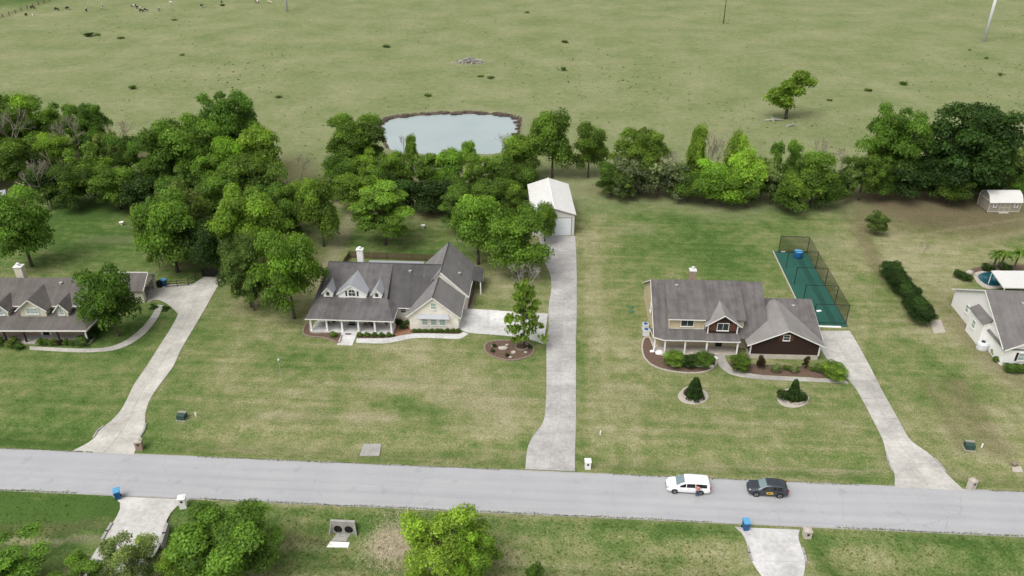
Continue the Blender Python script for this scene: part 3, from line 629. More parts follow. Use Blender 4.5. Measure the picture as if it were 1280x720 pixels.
bare(33, 133, 212, 56, 'grey leafless tree at the far left of the wood', k=0); bare(99, 138, 212, 52, 'grey leafless tree leaning on the dark rounded tree', k=1)
bare(62, 193, 262, 56, 'brownish leafless tree near the grey shed roof', k=2); bare(158, 148, 196, 40, 'thin brown leafless tree on the pasture side of the wood', k=0)
bare(378, 195, 228, 26, 'thin leafless tree between the wood and the pond', k=1)
plant(40, 231, 333, 78, 'broad', 'mid', 'single tree on the left lawn behind the chimney', k=2)
plant(222, 238, 340, 84, 'broad', 'mid', 'bushy tree with pale yellowish top above the garage apron', k=1); plant(247, 220, 318, 66, 'loose', 'olive', 'pale olive tree behind the garage apron')
plant(200, 255, 335, 44, 'wild', 'olive', 'pale olive shrub tree beside the left lawn')
plant(320, 232, 335, 96, 'oak', 'bright', 'wide bright green tree beyond the end of the pale curving driveway', k=1)
plant(368, 284, 398, 80, 'broad', 'bright', 'layered green tree beside the left gable of the cream brick house', k=0)
plant(314, 293, 384, 56, 'broad', 'olive', 'loose yellowish tree beside the pale curving driveway', k=0); plant(318, 315, 388, 48, 'loose', 'olive', 'loose olive tree in front of the yellowish one by the driveway', k=1)
plant(265, 272, 345, 60, 'bush', 'deep', 'dark thicket under the trees behind the end of the driveway')
plant(405, 218, 308, 58, 'upright', 'mid', 'slim tree beside the dirt path behind the cream brick house')
plant(147.5, 329, 420, 70, 'dense', 'dark', 'dense round dark green tree in front of the cream house garage')
# behind the main house
BG = 'trees of the row behind the cream brick house'
plant(450, 137, 214, 74, 'oak', 'mid', 'broad dark green tree at the left end of the pond', k=0); plant(440, 155, 216, 60, 'broad', 'mid', 'rounded green tree in front of the broad one at the pond')
plant(516, 169, 214, 22, 'upright', 'mid', 'small slim tree standing against the left part of the pond'); plant(586, 177, 216, 30, 'upright', 'bright', 'small pointed bright tree standing against the pond')
for a in ((428, 194, 250, 52, 'broad', 'mid'), (465, 188, 246, 50, 'airy', 'bright'), (498, 188, 246, 46, 'broad', 'mid'), (532, 187, 244, 50, 'loose', 'mid'), (562, 186, 246, 46, 'broad', 'bright'), (600, 189, 246, 48, 'airy', 'mid'), (628, 192, 246, 44, 'bush', 'mid'),
          (445, 215, 262, 60, 'broad', 'mid'), (500, 222, 268, 56, 'bush', 'deep'), (540, 220, 268, 60, 'bush', 'deep'), (575, 222, 270, 56, 'bush', 'dark'), (612, 222, 272, 56, 'broad', 'dark'), (640, 226, 268, 44, 'broad', 'mid'), (478, 205, 255, 40, 'bush', 'dark'), (655, 205, 248, 40, 'bush', 'dark')):
    plant(*a, looks(a, 'in the row behind the wooden fence', 'on its house side', 'on its pond side', 252), BG)
plant(652, 164, 226, 56, 'broad', 'mid', 'rounded tree at the right end of the pond'); plant(690, 134, 222, 62, 'upright', 'mid', 'tall upright tree behind the white metal workshop', k=0)
plant(735, 152, 222, 46, 'broad', 'mid', 'tree with bare lower trunk behind the right corner of the workshop', k=0)
bare(632, 165, 196, 24, 'thin leafless bush at the near shore of the pond', k=2); bare(505, 168, 196, 18, 'thin leafless sapling at the near shore of the pond', k=0)
plant(482, 222, 306, 74, 'layered', 'bright', 'layered bright green tree on the lawn behind the wooden fence', k=1)
plant(572, 232, 290, 48, 'layered', 'mid', 'drooping light green tree on the shaded back lawn', k=0)
plant(598, 238, 330, 78, 'broad', 'bright', 'bright green round tree behind the right end of the house roof', k=3)
plant(647, 256, 345, 82, 'broad', 'bright', 'large bright green tree between the house and the workshop', k=0); plant(681, 254, 302, 36, 'upright', 'mid', 'narrow tree beside the workshop door', k=1)
ft = plant(655, 348, 434, 52, 'young', 'bright', 'sparse young tree in the round stone ringed bed', k=0)
o = link('dead_top', bare_mesh(8, .5, 6, 'deadwood', .011, .26), None, ft); hft = HGT(ft.location, 324); o.location = (0, 0, hft*.46); o.scale = (7.0, 7.0, hft*.54)
# right hedgerow
HG = 'trees of the right hedgerow'
plant(799, 157, 240, 72, 'oak', 'mid', 'flat topped dark tree standing over pale brush in the hedgerow', k=1)
plant(764, 200, 244, 44, 'broad', 'dark', 'low dark tree beside the tree behind the workshop')
for a in ((790, 192, 247, 56, 'wild', 'grey'), (822, 196, 246, 56, 'wild', 'grey'), (775, 212, 250, 40, 'wild', 'olive'), (845, 205, 248, 46, 'wild', 'grey')): plant(*a, 'pale grey green brush under the flat topped dark tree', 'pale brush of the hedgerow', name='shrub', cat='shrub')
bare(842, 182, 240, 50, 'brown leafless brush right of the pale brush', k=1); bare(886, 160, 238, 44, 'tall grey leafless tree between yellow green trees', k=2)
plant(866, 158, 240, 34, 'upright', 'bright', 'narrow bright green tree beside the tall grey leafless tree')
for a in ((914, 163, 240, 40, 'upright', 'yellow'), (882, 198, 254, 56, 'broad', 'yellow'), (926, 188, 254, 56, 'upright', 'yellow'), (900, 212, 258, 56, 'bush', 'lime')): plant(*a, 'yellow green tree in the hedgerow', 'yellow green hedgerow trees')
for a in ((860, 212, 252, 50, 'bush', 'dark'), (934, 222, 260, 40, 'bush', 'mid'), (950, 196, 248, 40, 'wild', 'olive'), (977, 168, 246, 44, 'airy', 'mid'), (1012, 184, 258, 62, 'broad', 'mid'), (962, 205, 256, 40, 'wild', 'pale'), (985, 212, 264, 56, 'bush', 'mid'), (1024, 214, 260, 48, 'bush', 'dark'), (1073, 188, 250, 54, 'airy', 'dark'), (1052, 205, 250, 36, 'wild', 'olive'), (1130, 192, 248, 60, 'bush', 'deep'), (1100, 205, 250, 40, 'bush', 'dark'), (1160, 190, 248, 50, 'bush', 'deep'), (1225, 195, 244, 60, 'bush', 'deep')): plant(*a, looks(a, 'in the right hedgerow', 'at its lawn edge', 'at its pasture edge', 249), HG)
bare(1015, 165, 240, 24, 'thin leafless tree rising from the hedgerow', k=0); bare(1043, 180, 245, 36, 'spreading leafless tree in the hedgerow gap', k=1)
plant(1104, 129, 240, 84, 'oak', 'mid', 'broad crowned bright green tree beside the biggest dark tree', k=1)
plant(1199, 125, 248, 118, 'oak', 'deep', 'biggest and darkest tree of the hedgerow, near the storage shed', k=1); plant(1226, 160, 238, 62, 'oak', 'deep', 'dark side tree joined to the biggest hedgerow tree', k=1)
plant(1186, 218, 256, 48, 'bush', 'dark', 'round dark bush in front of the biggest hedgerow tree', name='shrub', cat='shrub'); 
for a in ((1262, 182, 236, 60, 'wild', 'olive'), (1286, 186, 240, 60, 'wild', 'grey'), (1274, 215, 244, 34, 'bush', 'mid')): plant(*a, 'pale scrub behind the storage shed', 'scrub behind the storage shed', name='shrub', cat='shrub')
plant(982, 90, 148, 60, 'lone', 'bright', 'lone tree in the pasture with fallen branches at its foot', k=0, rz=0.)
plant(1093, 264, 293, 28, 'broad', 'olive', 'small young tree on the bare brown ground', k=1); bare(1152, 302, 325, 16, 'tiny leafless sapling near the hedge row', k=0)
# near side of the road
def near(px, top, h, wpx, kind, col, label, group=None, k=0):
    lo, hi = 640., 1000.
    for _ in range(40):
        m_ = (lo+hi)/2
        p = G(px, m_)
        if HGT(p, top) < h: lo = m_
        else: hi = m_
    return plant(px, top, lo, wpx, kind, col, label, group, k=k)
near(290, 646, 8.5, 128, 'oak', 'mid', 'large dark green tree beside the driveway apron across the road', k=0)
near(238, 692, 6.0, 66, 'oak', 'mid', 'lower green tree crowding the large one across the road', k=2)
near(170, 676, 6.5, 78, 'airy', 'pale', 'airy pale tree hanging over the driveway apron across the road', k=1)
near(20, 690, 5., 110, 'airy', 'mid', 'dull green tree at the corner across the road', k=0); near(112, 700, 5., 70, 'airy', 'mid', 'small tree left of the airy pale tree', k=1)
near(556, 640, 8.5, 116, 'airy', 'yellow', 'yellow green tree with visible dark trunk beside the culvert', k=1); near(584, 656, 7., 84, 'airy', 'lime', 'second yellow green stem beside the one with dark trunk', k=0)
plant(668, 703, 727, 24, 'bush', 'dark', 'small dark shrub on the verge across the road', name='shrub', cat='shrub')
# hedge of clipped shrubs beyond the batting cage
for i in range(9):
    f = i/8; plant(1113+f*38, 326+f*57, 348+f*58+tg.uniform(-2, 2), 31+f*2, 'bush', 'deep', 'dark clipped shrub of the hedge between the batting cage and the white house', 'shrubs of the dark hedge', name='hedge_shrub', cat='shrub')
def shrub(px, base, h, wm, kind, col, label, group=None, depth=1.):
    p = G(px, base); p.z = zg(p.x, p.y); wm *= 1.22; h *= 1.12; t = thing('shrub', label, 'shrub', p, tg.uniform(0, 6), group); v = PROTO[kind]; me_ = v[tg.randrange(len(v))]
    for nm, m_ in zip(('foliage', 'stem'), me_):
        o = link(nm, m_, None, t); o.scale = (wm, wm*depth, h); tint(o, col, .2) if nm == 'foliage' else None
    return t
shrub(867.5, 497, 3.0, 2.6, 'cone', 'deep', 'clipped cone shrub alone in a stone ring'); shrub(990.5, 500, 3.1, 2.0, 'cone', 'deep', 'clipped cone shrub rising between low shrubs in a stone ring')
for x in (981, 999): shrub(x, 499, 1.3, 2.0, 'ball', 'deep', 'low round shrub at the foot of the clipped cone', 'low shrubs in the second stone ring')
shrub(841, 456, 2.1, 3.0, 'dense', 'mid', 'round green shrub by the curved porch'); shrub(879, 457, 2.0, 3.2, 'dense', 'dark', 'round dark shrub beside the entrance walk'); shrub(860, 457, 1.7, 2.8, 'ball', 'deep', 'low dark shrub between two round shrubs')
shrub(924, 463, 2.3, 2.9, 'dense', 'mid', 'tall clipped shrub at the corner of the dark brown garage'); shrub(1040, 469, 1.7, 4.3, 'dense', 'mid', 'wide clipped shrub between garage and driveway', depth=.75)
for x, c in ((970, 'pale'), (992, 'pale'), (1023, 'olive')): shrub(x, 464, 1.1, 1.5, 'ball', c, 'pale variegated shrub against the dark brown garage', 'pale shrubs along the dark garage')
shrub(950, 460, 2.1, 1.3, 'ball', 'redgreen', 'dark red shrub against the garage wall near the tall clipped shrub'); shrub(1006, 461, 2.1, 1.0, 'wild', 'redgreen', 'dark red climbing shrub near the garage end'); shrub(930, 464, .5, .9, 'ball', 'lime', 'tiny bright plant at the bend of the walk'); shrub(983, 462, .7, 1., 'ball', 'dark', 'small dark shrub between two pale ones'); shrub(1015, 463, .6, .9, 'ball', 'dark', 'small dark shrub near the red climbing one')
for x in (450, 459, 468, 477, 486): shrub(x, 420.5, .65, .95, 'ball', 'dark', 'small round shrub along the white porch', 'shrubs along the white porch')
for i in range(9): shrub(519+i*6.6, 415.2, .6, .8, 'ball', 'dark', 'small round shrub under the triple window', 'shrubs under the triple window')
shrub(417, 420.5, .8, 1.2, 'ball', 'mid', 'low green shrub left of the porch steps'); shrub(499.5, 406, 1.0, 1.2, 'ball', 'deep', 'dark shrub in the red gravel by the small window'); shrub(505, 411, .9, 1.3, 'ball', 'deep', 'dark shrub in the middle of the red gravel'); shrub(509, 405, .8, .8, 'ball', 'dark', 'little shrub against the wing wall in the gravel')
for x, y, h, wd, c in ((16, 433, 1.3, 2.1, 'olive'), (25, 436, .9, 1.4, 'dark'), (51, 431, 1.0, 1.2, 'mid'), (59, 430.5, .9, 1.1, 'dark'), (67, 430.8, 1.0, 1.2, 'dark'), (75, 431, .9, 1.0, 'redgreen'), (83, 431.2, .9, 1.1, 'dark'), (92, 431.5, .9, 1.1, 'dark'), (104, 431.5, 1.4, 2.0, 'olive'), (117, 424, 1.2, 1.6, 'deep'), (122, 417, 1.2, 1.5, 'deep'), (2, 431, 1.2, 1.5, 'dark')): shrub(x, y, h, wd, 'ball', c, 'low shrub along the porch of the cream house with dormers', 'shrubs along the cream house porch')
for x, y in ((1246, 388), (1241, 383), (1250, 392)): pass
for x, y, h in ((1238, 436, 1.2), (1243, 444, 1.0), (1246, 452, .9)): shrub(x, y, h, 1.2, 'ball', 'dark', 'small dark shrub along the white gable wall', 'shrubs along the white gable wall')
for x in (1262, 1273, 1284): shrub(x, 464, 1.1, 2.0, 'ball', 'dark', 'dark shrub under the front window of the white house', 'shrubs under the white house window')
for x, y in ((1200, 347), (1207, 350), (1234, 338), (1255, 337)): shrub(x, y, 1.2, 2.2, 'ball', 'deep', 'low dark shrub beside the swimming pool', 'shrubs around the pool')
# palms and sagos
def palm(px, top, base, wpx, label, group, fronds=20, trunk=True, name='palm_tree', cat='palm', col='mid'):
    p = G(px, base); h = max(HGT(p, top), .6); wm = wpx*MPP(p)/2; t = thing(name, label, cat, p, tg.uniform(0, 6), group); hc = h*.8 if trunk else .3
    if trunk: MB().tube((0, 0, -.05), (.05, 0, hc*.5), .2, .16, 8).tube((.05, 0, hc*.5), (0, 0, hc), .16, .19, 8).build('trunk', M['bark'], t)
    mb = MB(); rg = random.Random(int(px))
    for i in range(fronds):
        a = 2*math.pi*i/fronds+rg.uniform(-.2, .2); e = rg.uniform(-.2, 1.0); prev = None
        for j in range(6):
            f = j/5; r_ = wm*f*(1-.15*e); z = hc+(.15+e*.55)*wm*math.sin(f*2.2)-.5*wm*f*f*(1-.4*e)
            c = Vector((math.cos(a)*r_, math.sin(a)*r_, z)); w_ = Vector((-math.sin(a), math.cos(a), 0))*wm*.19*math.sin(min(1, f+.15)*2.7)
            q = [c-w_-Vector((0, 0, wm*.06)), c, c+w_-Vector((0, 0, wm*.06))]
            if prev: mb.add(prev+q, [(0, 1, 4, 3), (1, 2, 5, 4)])
            prev = q
    me = mb.mesh('fronds'); me.materials.append(M['leaf']); me.attributes.new('tone', 'FLOAT', 'POINT').data.foreach_set('value', np.array([rg.uniform(.25, .7) for _ in me.vertices], np.float32))
    o = link('fronds', me, None, t); tint(o, col); return t
palm(1241, 313, 336, 20, 'short palm nearest the dark boulder beside the pool', None); palm(1250, 314, 337, 22, 'short palm in the middle of three by the pool', None); palm(1266, 310, 341, 24, 'tallest palm beside the pool awning', None)
for x, y in ((192, 385), (207, 387)): palm(x, y-9, y, 13, 'dark sago palm beside the garage apron walk', 'sago palms by the walk', 16, False, 'sago_palm', 'palm', 'deep')
# weeds in the pasture
for x, y, wx, h, c in ((113, 45, 17, 1.3, 'deep'), (122, 44, 10, .7, 'dark'), (151, 48, 12, .7, 'olive'), (165, 111, 14, 1.0, 'dark'), (483, 59, 14, .9, 'dark'), (601, 96, 11, .6, 'olive'), (613, 98, 13, .7, 'olive'), (706, 53, 13, .8, 'olive'), (704, 88, 11, 1.2, 'dark'), (348, 122, 11, .6, 'olive'), (535, 120, 13, .6, 'olive'), (659, 16, 8, .6, 'olive'), (1085, 114, 12, .9, 'dark'), (1130, 106, 14, 1.0, 'dark'), (1037, 126, 9, .6, 'olive'), (1250, 94, 9, .8, 'dark'), (1233, 73, 7, .6, 'dark'), (1212, 63, 5, .5, 'dark'), (218, 25, 9, .5, 'olive'), (278, 7, 10, .6, 'redgreen'), (228, 69, 9, .5, 'olive'), (33, 20, 5, 1.3, 'redgreen')):
    p = G(x, y); t = thing('weed_clump', 'low dark weed clump in the open pasture', 'weeds', p, tg.uniform(0, 6), 'weed clumps in the pasture'); k = wx*MPP(p)
    o = link('foliage', PROTO['wild'][0][0] if h < 1 else PROTO['bush'][1][0], None, t); o.scale = (k, k*.8, h); tint(o, c)
# ---------------------------------------------------------------- building helpers
def bar(mb, p, q, wd, h):
    p, q = Vector(p), Vector(q); a = (q-p).normalized(); s_ = a.cross(Vector((0, 0, 1)))
    s_ = (s_.normalized() if s_.length > 1e-4 else Vector((1, 0, 0)))*wd/2; u = s_.cross(a).normalized()*h/2
    return mb.add([p-s_-u, p+s_-u, p+s_+u, p-s_+u, q-s_-u, q+s_-u, q+s_+u, q-s_+u], [(3, 2, 1, 0), (4, 5, 6, 7), (0, 1, 5, 4), (1, 2, 6, 5), (2, 3, 7, 6), (3, 0, 4, 7)])
def gablewall(mb, x0, x1, y, z0, ze, za, th=.2, xm=None):
    xm = (x0+x1)/2 if xm is None else xm
    return mb.ext([(x0, y, z0), (x1, y, z0), (x1, y, ze), (xm, y, za), (x0, y, ze)], (0, th, 0))
def window(par, x, y, z, wd, h, rz=0, cols=1, rows=2, arch=False, glass='glass', frame='trim', flat=False, t=.07):
    """frame standing a little proud of the wall with its glass set back inside it; faces local -y"""
    f = MB(); a = -.07
    pts = [(-wd/2, -h/2), (wd/2, -h/2)]
    if arch: pts += [(wd/2*math.cos(q), h/2-wd/2+wd/2*math.sin(q)) for q in np.linspace(0, math.pi, 9)]
    else: pts += [(wd/2, h/2), (-wd/2, h/2)]
    n = len(pts)
    for i in range(n):
        p, q = pts[i], pts[(i+1) % n]; bar(f, (p[0], a/2, p[1]), (q[0], a/2, q[1]), .09, t)
    for i in range(1, cols): f.box(-wd/2+wd*i/cols, a/2, 0, t*.7, .07, h)
    for i in range(1, rows): f.box(0, a/2, -h/2+h*i/rows, wd, .07, t*.7)
    f.box(0, -.07, -h/2-.05, wd+.16, .14, .06)
    wo = f.build('window', M[frame], par); wo.location = (x, y, z); wo.rotation_euler.z = rz
    g = MB().ext([(p[0], -.025, p[1]) for p in pts], (0, .02, 0)).build('pane', M[glass], par if flat else wo)
    if flat: g.location = (x, y, z); g.rotation_euler.z = rz
    return wo
def dormer(par, xc, wd, yf, zb, ze, zr, yb, wall, roofm, ov=.22, win=None, shut=None, name='dormer', th=.09):
    mb = MB(); x0, x1 = xc-wd/2, xc+wd/2
    mb.ext([(x0, yf, zb), (x1, yf, zb), (x1, yf, ze), (xc, yf, zr-.1), (x0, yf, ze)], (0, yb-yf, 0))
    d_ = mb.build(name, M[wall], par); k = (zr-ze)/(wd/2); zo = ze-ov*k
    r_ = MB()
    r_.slab([(x0-ov, yf-ov, zo+.02), (xc, yf-ov, zr+.02), (xc, yb+.2, zr+.02), (x0-ov, yb+.2, zo+.02)], th); r_.slab([(x1+ov, yf-ov, zo+.02), (xc, yf-ov, zr+.02), (xc, yb+.2, zr+.02), (x1+ov, yb+.2, zo+.02)], th)
    r_.build('dormer_roof', M[roofm], d_)
    tr = MB(); bar(tr, (x0-ov, yf-ov-.02, zo-.06), (xc, yf-ov-.02, zr-.06), .05, .15); bar(tr, (x1+ov, yf-ov-.02, zo-.06), (xc, yf-ov-.02, zr-.06), .05, .15); tr.build('trim_board', M['trim'], d_)
    if win: window(d_, xc, yf-.01, *win[:3], flat=True, **win[3])
    return d_
def part(par, name, m, *boxes):
    mb = MB()
    for b in boxes: mb.b2(*b)
    return mb.build(name, M[m], par)
def roofpart(par, name, m, *polys, t=.16):
    return [MB().slab(p, t).build(name, M[m], par) for p in polys]
def trims(par, segs, wd=.06, h=.15, name='trim_board', m='trim'):
    mb = MB()
    for p, q in segs: bar(mb, p, q, wd, h)
    return mb.build(name, M[m], par)

# ---------------------------------------------------------------- the cream brick house
p = G(388.5, 415.6)
A = thing('house', 'cream brick house with white front porch, three dormers and grey shingle roof', 'house', (p.x, p.y, 0), R(-3.3))
part(A, 'wall', 'brickA', (.25, 2.9, -.1, 12.9, 17.3, 2.72)); part(A, 'wall', 'brickA', (12.9, 4.4, -.1, 15.6, 17.2, 2.7))
mb = MB().b2(15.5, 2.1, -.1, 23.3, 8.4, 2.75); gablewall(mb, 15.5, 23.3, 1.9, -.1, 2.75, 5.95); wing = mb.build('wing_wall', M['brickA'], A)
mb = MB().b2(15.6, 8.4, -.1, 23.9, 19.0, 2.75); gablewall(mb, 15.6, 23.9, 8.4, 2.6, 2.8, 6.85); gablewall(mb, 15.6, 23.9, 18.8, 2.6, 2.8, 6.85); mb.build('rear_wall', M['brickA'], A)
E0, RY, RZ = 2.75, 10.8, 7.0
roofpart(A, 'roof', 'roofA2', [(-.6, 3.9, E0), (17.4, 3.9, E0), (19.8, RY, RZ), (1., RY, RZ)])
roofpart(A, 'roof', 'roofA', [(-.6, 17.7, E0), (15.4, 17.7, E0), (19.8, RY, RZ), (1., RY, RZ)], [(-.6, 17.7, E0), (-.6, 3.9, E0), (1., RY, RZ)])
mb = MB().ext([(.8, 4.4, 4.), (.8, RY+.05, RZ+.06), (.8, 4.4, 2.95)], (10.8, 0, 0)); cat = mb.build('raised_roof', M['roofA'], A)
pr_ = roofpart(A, 'porch_roof', 'roofA', [(-.5, -.4, 2.8), (13.4, -.4, 2.8), (11.62, 4.45, 4.03), (.78, 4.45, 4.03)], t=.12)
roofpart(A, 'porch_roof', 'roofA', [(-.5, 4.8, 2.8), (-.5, -.4, 2.8), (.78, 4.45, 4.03)], [(13.4, -.4, 2.8), (13.4, 4.6, 2.8), (11.62, 4.45, 4.03)], t=.12)
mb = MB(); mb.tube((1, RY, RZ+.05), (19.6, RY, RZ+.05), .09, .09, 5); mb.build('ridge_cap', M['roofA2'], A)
trims(A, [((-.52, -.42, 2.68), (13.42, -.42, 2.68)), ((-.5, -.42, 2.68), (-.5, 3.9, 2.68)), ((13.42, -.42, 2.68), (13.42, 4.4, 2.68)), ((13.3, 3.86, 2.62), (15.5, 3.86, 2.62))])
dormer(A, 2.1, 1.45, 4.45, 3.9, 4.95, 5.75, 8.0, 'white', 'metalroof', win=(4.62, .62, .8, dict(arch=True, rows=1)))
dc = dormer(A, 6.02, 4.5, 4.40, 3.85, 4.85, 6.35, 9.3, 'white', 'metalroof', win=(4.95, 1.15, 1.25, dict(arch=True, cols=2)))
for x in (5.1, 6.94): part(dc, 'shutter', 'black', (x-.13, 4.34, 4.35, x+.13, 4.40, 5.2))
dormer(A, 10.0, 1.45, 4.45, 3.9, 4.95, 5.75, 8.0, 'white', 'metalroof', win=(4.62, .62, .8, dict(arch=True, rows=1)))
part(A, 'porch_floor', 'conc', (0, -.02, -.1, 13.1, 2.9, .3)).color = (.6, .59, .57, 1)
part(A, 'porch_step', 'conc', (5.0, -3.3, -.1, 7.4, -.65, .06)).color = (.58, .57, .56, 1); part(A, 'porch_step', 'conc', (5.0, -.65, -.1, 7.4, -.02, .17)).color = (.56, .55, .54, 1)
part(A, 'doormat', 'black', (5.6, -.55, .17, 6.6, -.2, .19)); part(A, 'doormat', 'black', (5.5, 2.0, .3, 6.6, 2.5, .32))
for x in (.15, 2.68, 5.1, 7.7, 10.3, 12.9): part(A, 'column', 'white', (x-.13, .05, .3, x+.13, .31, 2.68), (x-.2, -.01, .3, x+.2, .38, .5), (x-.19, 0, 2.5, x+.19, .37, 2.68))
part(A, 'door', 'black', (5.5, 2.82, .3, 6.5, 2.9, 2.4)); part(A, 'door_frame', 'trim', (5.35, 2.84, .3, 5.5, 2.9, 2.55), (6.5, 2.84, .3, 6.65, 2.9, 2.55))
for x in (1.8, 3.9, 8.6, 11.0): window(A, x, 2.9, 1.5, 1.1, 1.5)
window(A, 14.1, 4.4, 1.9, .9, .8, rows=2); 
wr = roofpart(A, 'wing_roof', 'roofAw', [(15.1, 1.6, 2.52), (19.4, 1.6, 6.08), (19.5, 9., 6.08), (15.1, 9., 2.52)], [(23.7, 1.6, 2.52), (19.4, 1.6, 6.08), (19.5, 9., 6.08), (23.7, 9., 2.52)], t=.14)
trims(A, [((15.1, 1.57, 2.4), (19.4, 1.57, 5.95)), ((23.7, 1.57, 2.4), (19.4, 1.57, 5.95)), ((23.72, 1.6, 2.42), (23.72, 8.3, 2.42))])
roofpart(A, 'rear_roof', 'roofAw', [(15.2, 8.2, 2.55), (19.8, 8.2, 7.03), (19.8, 19.4, 7.03), (15.2, 19.4, 2.55)], [(24.3, 8.2, 2.62), (19.8, 8.2, 7.03), (19.8, 19.4, 7.03), (24.3, 19.4, 2.62)], t=.14)
trims(A, [((19.8, 8.17, 6.9), (24.3, 8.17, 2.48)), ((24.32, 8.2, 2.5), (24.32, 19.4, 2.5))], h=.24)
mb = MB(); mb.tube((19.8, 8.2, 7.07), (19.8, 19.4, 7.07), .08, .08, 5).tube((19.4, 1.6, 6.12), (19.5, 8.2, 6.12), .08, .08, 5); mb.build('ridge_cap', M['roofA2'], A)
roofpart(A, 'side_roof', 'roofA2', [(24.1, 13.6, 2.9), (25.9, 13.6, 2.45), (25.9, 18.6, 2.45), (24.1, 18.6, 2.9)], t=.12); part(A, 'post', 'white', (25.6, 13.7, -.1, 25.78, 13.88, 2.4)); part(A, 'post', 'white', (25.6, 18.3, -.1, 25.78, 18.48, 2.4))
roofpart(A, 'patio_roof', 'metalroof', [(5.4, 17.6, 3.1), (15.2, 17.6, 3.1), (15.2, 19.8, 2.85), (5.4, 19.8, 2.85)], t=.12)
for x in (5.6, 10.2, 15.0): part(A, 'post', 'white', (x-.09, 19.5, -.1, x+.09, 19.68, 2.8))
window(A, 19.45, 1.9, 4.35, .85, 1.15, glass='shade'); 
for x in (17.95, 19.35, 20.75): window(A, x, 1.9, 1.55, .95, 1.35, glass='shade')
mb = MB(); mb.add([(17.0, 1.9, 2.95), (21.7, 1.9, 2.95), (22.0, 1.15, 2.45), (16.7, 1.15, 2.45), (17.0, 1.9, 2.38), (21.7, 1.9, 2.38), (22., 1.15, 2.38), (16.7, 1.15, 2.38)], [(0, 1, 2, 3), (7, 6, 5, 4), (3, 2, 6, 7), (0, 3, 7, 4), (1, 5, 6, 2), (0, 4, 5, 1)]); mb.build('awning', M['metalroof'], A)
ch = part(A, 'chimney', 'white', (5.2, 12.5, 4.5, 6.2, 13.3, 8.4)); part(ch, 'chimney_cap', 'trim', (5.1, 12.4, 8.4, 6.3, 13.4, 8.52)); MB().lathe([(.2, 8.52), (.2, 8.85), (.28, 8.87), (.05, 9.0)], 8, (5.7, 12.9, 0)).build('flue', M['galv'], ch)
for x, z, c in ((2.3, 1.1, 'brown_stone'), (9.6, 1.1, 'red'), (8.4, 1.1, 'brown_stone')):
    q = A.matrix_basis @ Vector((x, 1.7, .3)); t = thing('porch_chair', {'red': 'red chair on the white front porch', 'brown_stone': 'brown wooden chair on the white front porch'}[c], 'chair', q, R(-3.3), None if c == 'red' else 'brown chairs on the porch')
    part(t, 'seat', c, (-.3, -.3, .36, .3, .3, .44)); part(t, 'backrest', c, (-.3, .24, .44, .3, .32, 1.05))
    for a in (-.26, .26):
        for b in (-.26, .26): part(t, 'leg', c, (a-.03, b-.03, -.005, a+.03, b+.03, .36))
for x in (3.2, 9.0, 11.7):
    q = A.matrix_basis @ Vector((x, 2.3, .3)); t = thing('potted_plant', 'green plant in a pot on the white front porch', 'plant', q, 0, 'pots on the front porch'); MB().lathe([(.16, -.005), (.22, .4)], 10).build('pot', M['brown_stone'], t)
    o = link('foliage', PROTO['ball'][0][0], None, t); o.scale = (.9, .9, .8); o.location.z = .35; tint(o, 'deep')

# ---------------------------------------------------------------- the house with dark brown gables
p = G(790+118/4.5, 320+500/4.5)
B = thing('house', 'two storey house with dark brown gables and grey shingle roof', 'house', (p.x, p.y, 0), R(-2.5))
mb = MB().b2(.05, -.2, -.1, 16.6, 15.0, 2.75)
mb.ext([(.05, -.2, 2.6), (.05, 15., 2.6), (.05, 15., 2.8), (.05, 6.6, 7.75), (.05, -.2, 3.6)], (.2, 0, 0)); mb.ext([(16.4, -.2, 2.6), (16.4, 15., 2.6), (16.4, 15., 2.8), (16.4, 6.6, 7.75), (16.4, -.2, 3.6)], (.2, 0, 0)); mb.build('wall', M['tan'], B)
roofpart(B, 'roof', 'roofB', [(-.3, -1.85, 2.72), (2.0, -1.85, 2.72), (2.0, 6.6, 7.9), (-.3, 6.6, 7.9)], [(12.0, -1.85, 2.72), (16.9, -1.85, 2.72), (16.9, 6.6, 7.9), (12.0, 6.6, 7.9)])
roofpart(B, 'roof', 'roofB', [(-.3, 15.3, 2.55), (16.9, 15.3, 2.55), (16.9, 6.6, 7.9), (-.3, 6.6, 7.9)])
mb = MB().ext([(2.0, -.35, 3.0), (2.0, -.35, 5.2), (2.0, 6.6, 7.7), (2.0, 4., 3.0)], (11.2, 0, 0)); mb.build('upper_wall', M['tan'], B)
roofpart(B, 'raised_roof', 'roofB', [(1.8, -.8, 5.25), (13.4, -.8, 5.25), (13.4, 6.65, 7.96), (1.8, 6.65, 7.96)])
trims(B, [((1.8, -.83, 5.12), (7.4, -.83, 5.12)), ((2.05, -.42, 3.2), (2.05, -.42, 5.1)), ((7.3, -.42, 3.2), (7.3, -.42, 5.1)), ((2.05, -.42, 3.3), (7.3, -.42, 3.3)), ((-.33, -1.85, 2.65), (-.33, 6.6, 7.75)), ((-.33, 15.3, 2.5), (-.33, 6.6, 7.75))])
window(B, 4.75, -.36, 4.3, 1.9, 1.1, cols=2, rows=1)
fg = dormer(B, 9.9, 4.5, -1.3, 2.9, 5.0, 6.55, 4.0, 'darkbrown', 'roofBw', ov=.45, win=(4.35, 1.7, 1.25, dict(cols=2, rows=1)), name='gable_bay', th=.12)
for x in (8.45, 11.35): part(fg, 'shutter', 'red', (x-.48, -1.37, 3.7, x+.48, -1.3, 5.0))
trims(fg, [((7.72, -1.34, 3.0), (7.72, -1.34, 5.0)), ((12.08, -1.34, 3.0), (12.08, -1.34, 5.0))], wd=.18, h=.12)
